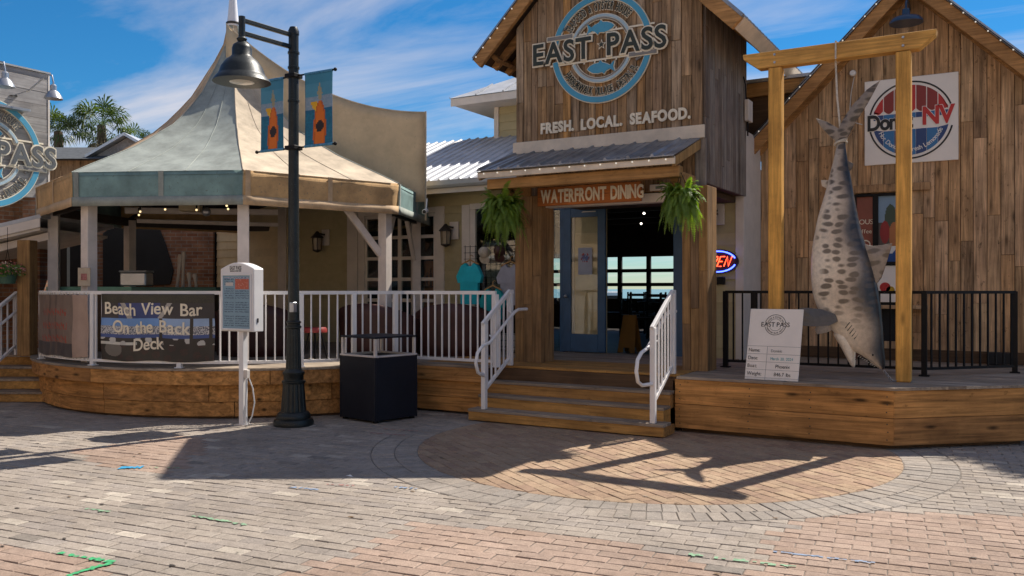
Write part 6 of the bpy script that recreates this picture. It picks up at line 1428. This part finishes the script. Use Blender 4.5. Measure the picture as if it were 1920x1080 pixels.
def chair(x, y, a, lab):
    t = thing('dining_chair', lab, 'chair', group='dark chairs in the dining room'); M = Matrix.Translation((x, y, .61)) @ Matrix.Rotation(a, 4, 'Z')
    MB().obox(M @ Matrix.Translation((0, 0, .45)), .42, .42, .04).build('seat', 'black_metal', t, bevel=.006)
    for sx in (-1, 1):
        for sy in (-1, 1): MB().bar(M @ V(sx*.19, sy*.19, 0), M @ V(sx*.18, sy*.18, .45 if sy < 0 else .95), .03, .03).build('leg', 'black_metal', t)
    for k in range(3): MB().bar(M @ V(-.18, .18, .62+k*.13), M @ V(.18, .18, .62+k*.13), .03, .05).build('slat', 'black_metal', t)
for i, (x, y) in enumerate(((.2, 5.6), (-.6, 7.0), (-1.7, 8.6))):
    t = thing('dining_table', 'dark round dining table seen through the open doorway', 'table', group='dark tables in the dining room'); MB().lathe([(.001, .76), (.42, .76), (.42, .72), (.001, .72)], (x, y, .61), 20).build('top', 'black_metal', t); MB().tube([(x, y, .62), (x, y, 1.33)], .04, 8).build('stem', 'black_metal', t); MB().lathe([(.001, .02), (.25, .02), (.25, .0)], (x, y, .611), 16).build('foot', 'black_metal', t)
    for a in (0, 90, 180, 270): chair(x+.58*math.sin(R(a+20)), y-.58*math.cos(R(a+20)), R(a+20+180), 'dark slat back chair at a dining table seen through the doorway')
# pavilion side camera
t = thing('bullet_camera', 'small bullet camera under the right corner of the tent', 'camera'); MB().tube([(-2.25, .95, 2.90), (-2.18, .80, 2.87)], .04, 10).build('housing', 'enamel_white', t, smooth=True); MB().tube([(-2.18, .80, 2.87), (-2.175, .79, 2.868)], .03, 10).build('lens', 'eye_black', t, smooth=True); MB().tube([(-2.25, .95, 2.94), (-2.27, 1.0, 3.1)], .012, 6).build('mount', 'enamel_white', t)
# ---------------------------------------------------------------- steps, rail and flowers at the left edge
ls = thing('side_steps', 'short timber steps at the left edge beside the round deck', 'steps'); b0_ = V(-6.31, -3.21, 0)
for i in range(4):
    o = b0_+nrm*(i*.30); z0, z1 = .012+.15*i if i else .012, .155*(i+1)
    MB().frame([(-2.5, z0), (.75, z0), (.75, z1-.035), (-2.5, z1-.035)], o, d_, Z1, nrm*.03).build('riser', 'step_wood', ls, bevel=.003); MB().frame([(-2.5, z1-.034), (.76, z1-.034), (.76, z1), (-2.5, z1)], o-nrm*.015, d_, Z1, nrm*(.335 if i < 3 else 1.5)).build('tread', 'deck_top', ls, bevel=.004)
lr = thing('handrail', 'white picket handrail at the left edge of the picture on the side steps', 'handrail')
p0, p1 = V(-6.98, -3.53, 0), V(-7.30, -2.78, 0); dd = (p1-p0)
MB().bar(p0+V(0, 0, 1.12), p1+V(0, 0, 1.58), .055, .045).build('top_rail', 'white_rail', lr, bevel=.005); MB().bar(p0+V(0, 0, .32), p1+V(0, 0, .78), .035, .035).build('bottom_rail', 'white_rail', lr); MB().tube([p0+V(.09, .02, .90), p1+V(.09, .02, 1.36), p1+V(.06, .25, 1.37)], .021, 8).build('grab_bar', 'white_rail', lr, smooth=True)
for i in range(6): p = p0+dd*((i+.5)/6); MB().box(p.x-.009, p.x+.009, p.y-.009, p.y+.009, .42+.46*(i+.5)/6-.09, 1.10+.46*(i+.5)/6).build('picket', 'white_rail', lr)
for p, z0, z1 in ((p0, .15, 1.13), (p1, .62, 1.58)): box('newel', 'white_rail', lr, p.x-.03, p.x+.03, p.y-.03, p.y+.03, z0, z1, .004)
hb = thing('hanging_basket', 'green hanging basket of pink and cream flowers at the left edge', 'plant'); hc_ = V(-6.93, -3.13, 1.80)
MB().lathe([(.001, -.09), (.10, -.085), (.13, .04), (.135, .05), (.001, .045)], hc_, 18).build('pot', 'basket_green', hb, smooth=True)
q = random.Random(9)
def scatter(n, rad, sz, z0):
    mb = MB()
    for i in range(n):
        a = q.uniform(0, 6.28); rr = rad*math.sqrt(q.random()); p = hc_+V(rr*math.cos(a), rr*math.sin(a), z0+q.uniform(-.07, .09)+.06*(1-rr/rad)); e = V(q.uniform(-1, 1), q.uniform(-1, 1), q.uniform(-.3, 1)).normalized(); f = e.cross(V(.3, .2, 1)).normalized(); h_ = e.cross(f); s = sz*q.uniform(.6, 1.2)
        mb.add([p-f*s, p-h_*s*.6, p+f*s, p+h_*s*.6], [(0, 1, 2, 3)])
    return mb
scatter(320, .24, .03, .08).build('leaves', 'flower_leaf', hb, recalc=False); scatter(160, .25, .022, .11).build('petals', 'flower_pink', hb, recalc=False); scatter(60, .2, .02, .13).build('petals', 'letter_cream', hb, recalc=False)
MB().tube([hc_+V(.12, 0, .05), hc_+V(0, 0, .42), hc_+V(-.12, 0, .05)], .004, 5).tube([hc_+V(0, 0, .42), hc_+V(0, 0, .75)], .004, 5).build('hanger', 'black_metal', hb)
# ---------------------------------------------------------------- palms
def palm(c, h, label, seed, n=46, L=1.25, dead=14):
    t = thing('fan_palm', label, 'palm tree'); q = random.Random(seed); c = Vector(c)
    MB().tube([c+V(.1*math.sin(k*.5), 0, h*k/8) for k in range(9)], [.20-.07*k/8+.008*(k % 2) for k in range(9)], 10).build('trunk', 'bark', t, smooth=True)
    top = c+V(.1*math.sin(4), 0, h); mb = MB(); md_ = MB()
    def fan(m, d, ln, droop):
        side = d.cross(V(0, 0, 1)); side = side.normalized() if side.length > .05 else V(1, 0, 0); up = side.cross(d)
        stem = top+d*ln*.75+V(0, 0, -droop*.25); m.add([top-side*.012, top+side*.012, stem+side*.012, stem-side*.012], [(0, 1, 2, 3)])
        for b in range(19):
            a = R(lerp(-118, 118, b/18)); e = d*math.cos(a)+side*math.sin(a); l = ln*.62*(1-.25*abs(b-9)/9)*q.uniform(.85, 1.1); e2 = (e+up*.10*(1 if b % 2 else -1)).normalized()
            mid = stem+e2*l*.62+up*.04; tip = stem+e2*l+V(0, 0, -l*(.22+.3*droop)*q.uniform(.6, 1.3)); w = e2.cross(up).normalized()*.030*ln/1.2
            m.add([stem, mid-w, mid+w, tip], [(0, 1, 2), (1, 3, 2)])
    for i in range(n):
        az = q.uniform(0, 6.283); el = math.asin(q.uniform(-.35, .98)); fan(mb, V(math.cos(az)*math.cos(el), math.sin(az)*math.cos(el), math.sin(el)), L*q.uniform(.8, 1.12), q.uniform(.1, .8))
    for i in range(dead):
        az = q.uniform(0, 6.283); fan(md_, V(math.cos(az)*.5, math.sin(az)*.5, -.85).normalized(), L*.8, 1.0)
    mb.build('crown', 'palm_leaf', t, recalc=False); md_.build('dead_fronds', 'palm_dead', t, recalc=False)
palm((-19.85, 5.75, 0), 6.55, 'fan palm right beside the grey board wall edge', 1, n=34, L=.82, dead=12); palm((-18.7, 6.45, 0), 6.75, 'tallest fan palm in the middle of the three far palms', 2, n=36, L=.86, dead=12); palm((-17.75, 7.0, 0), 6.15, 'shortest fan palm of the group, nearest the tent canvas', 3, n=30, L=.7, dead=10)
palm((8.7, 6.1, 0), 8.0, 'fan palm behind the stall, frond tips at the right edge', 4, n=46, L=1.25)
# ---------------------------------------------------------------- unseen row added behind the camera, bounces warm sunlight onto the fronts
pz = thing('unseen_bounce_row', 'unseen warm stucco shop row added behind the camera to bounce sunlight', 'building')
box('wall', 'stucco', pz, -22, 34, -31, -23, 0, 8.6); box('parapet', 'trim', pz, -22.2, 34.2, -31.2, -22.8, 8.602, 9.0)
wz = box('window', 'window_glass', pz, -.8, .8, -22.99, -22.95, 0, 1.6); first = True
for i in range(18):
    for z in (1.0, 3.8, 6.4):
        o = wz if first else dup(wz, pz); first = False; o.location = (-20.3+i*3.1, 0, z)
for z in (3.1, 5.8): box('string_course', 'trim', pz, -22, 34, -22.998, -22.85, z, z+.2)

# ---------------------------------------------------------------- boats on the bay, seen through the dining room windows
def boat(x, y, a, L, label):
    t = thing('moored_boat', label, 'boat', group='boats on the bay'); M = Matrix.Translation((x, y, -.5)) @ Matrix.Rotation(a, 4, 'Z')
    hull = [(-L/2, .55), (L*.25, .55), (L/2, 0), (L*.25, -.55), (-L/2, -.55)]; vs = [M @ V(px_*.92, py_*.75, .0) for px_, py_ in hull]+[M @ V(px_, py_, .9) for px_, py_ in hull]
    MB().add(vs, [(4, 3, 2, 1, 0), (5, 6, 7, 8, 9)]+[(i, (i+1) % 5, 5+(i+1) % 5, 5+i) for i in range(5)]).build('hull', 'enamel_white', t)
    MB().obox(M @ Matrix.Translation((-L*.1, 0, 1.45)), L*.3, .8, 1.1).build('cabin', 'enamel_white', t, bevel=.05); MB().obox(M @ Matrix.Translation((-L*.1, 0, 1.65)), L*.305, .82, .35).build('cabin_window', 'black_cloth', t)
    MB().tube([M @ V(-L*.05, 0, 2.0), M @ V(-L*.05, 0, 4.2)], .04, 6).build('mast', 'galv', t)
boat(-9, 24, .3, 6, 'white moored boat seen through the left panes of the dining room windows'); boat(-4.5, 26, -.2, 7, 'white moored boat seen in the middle of the dining room windows'); boat(-6.6, 33, .1, 8, 'farther white moored boat seen through the dining room windows')

# dry leaf scraps, gum spots and one paper scrap on the paving
q = random.Random(77); mb = MB()
for i in range(170):
    x, y = q.uniform(-4, 7), q.uniform(-8, -1.6); a = q.uniform(0, 6.28); r_ = q.uniform(.006, .022); n_ = 6; e = q.uniform(.4, .9)
    c = (.06, .05, .04) if q.random() < .6 else ((.16, .10, .05) if q.random() < .7 else (.30, .27, .22)); z = .0045
    mb.add([(x+r_*math.cos(a+t*math.pi/3)*(1 if t % 3 else 1.5)*q.uniform(.8, 1.2), y+r_*e*math.sin(a+t*math.pi/3), z+q.uniform(0, .003)) for t in range(n_)], [tuple(range(n_))], c)
ll = mb.build('leaf_litter', 'print', recalc=False); tag(ll, 'scattered dry leaf scraps and gum spots on the brick paving', 'litter', kind='stuff')
t = thing('paper_scrap', 'small white paper scrap on the sunlit bricks left of the round paving', 'litter'); MB().grid(lambda u, v: V(.93+.05*u+.01*v, -4.62+.03*v, .008+.008*math.sin(u*5)*v), 4, 3).build('scrap', 'panel_white', t, solid=.001)
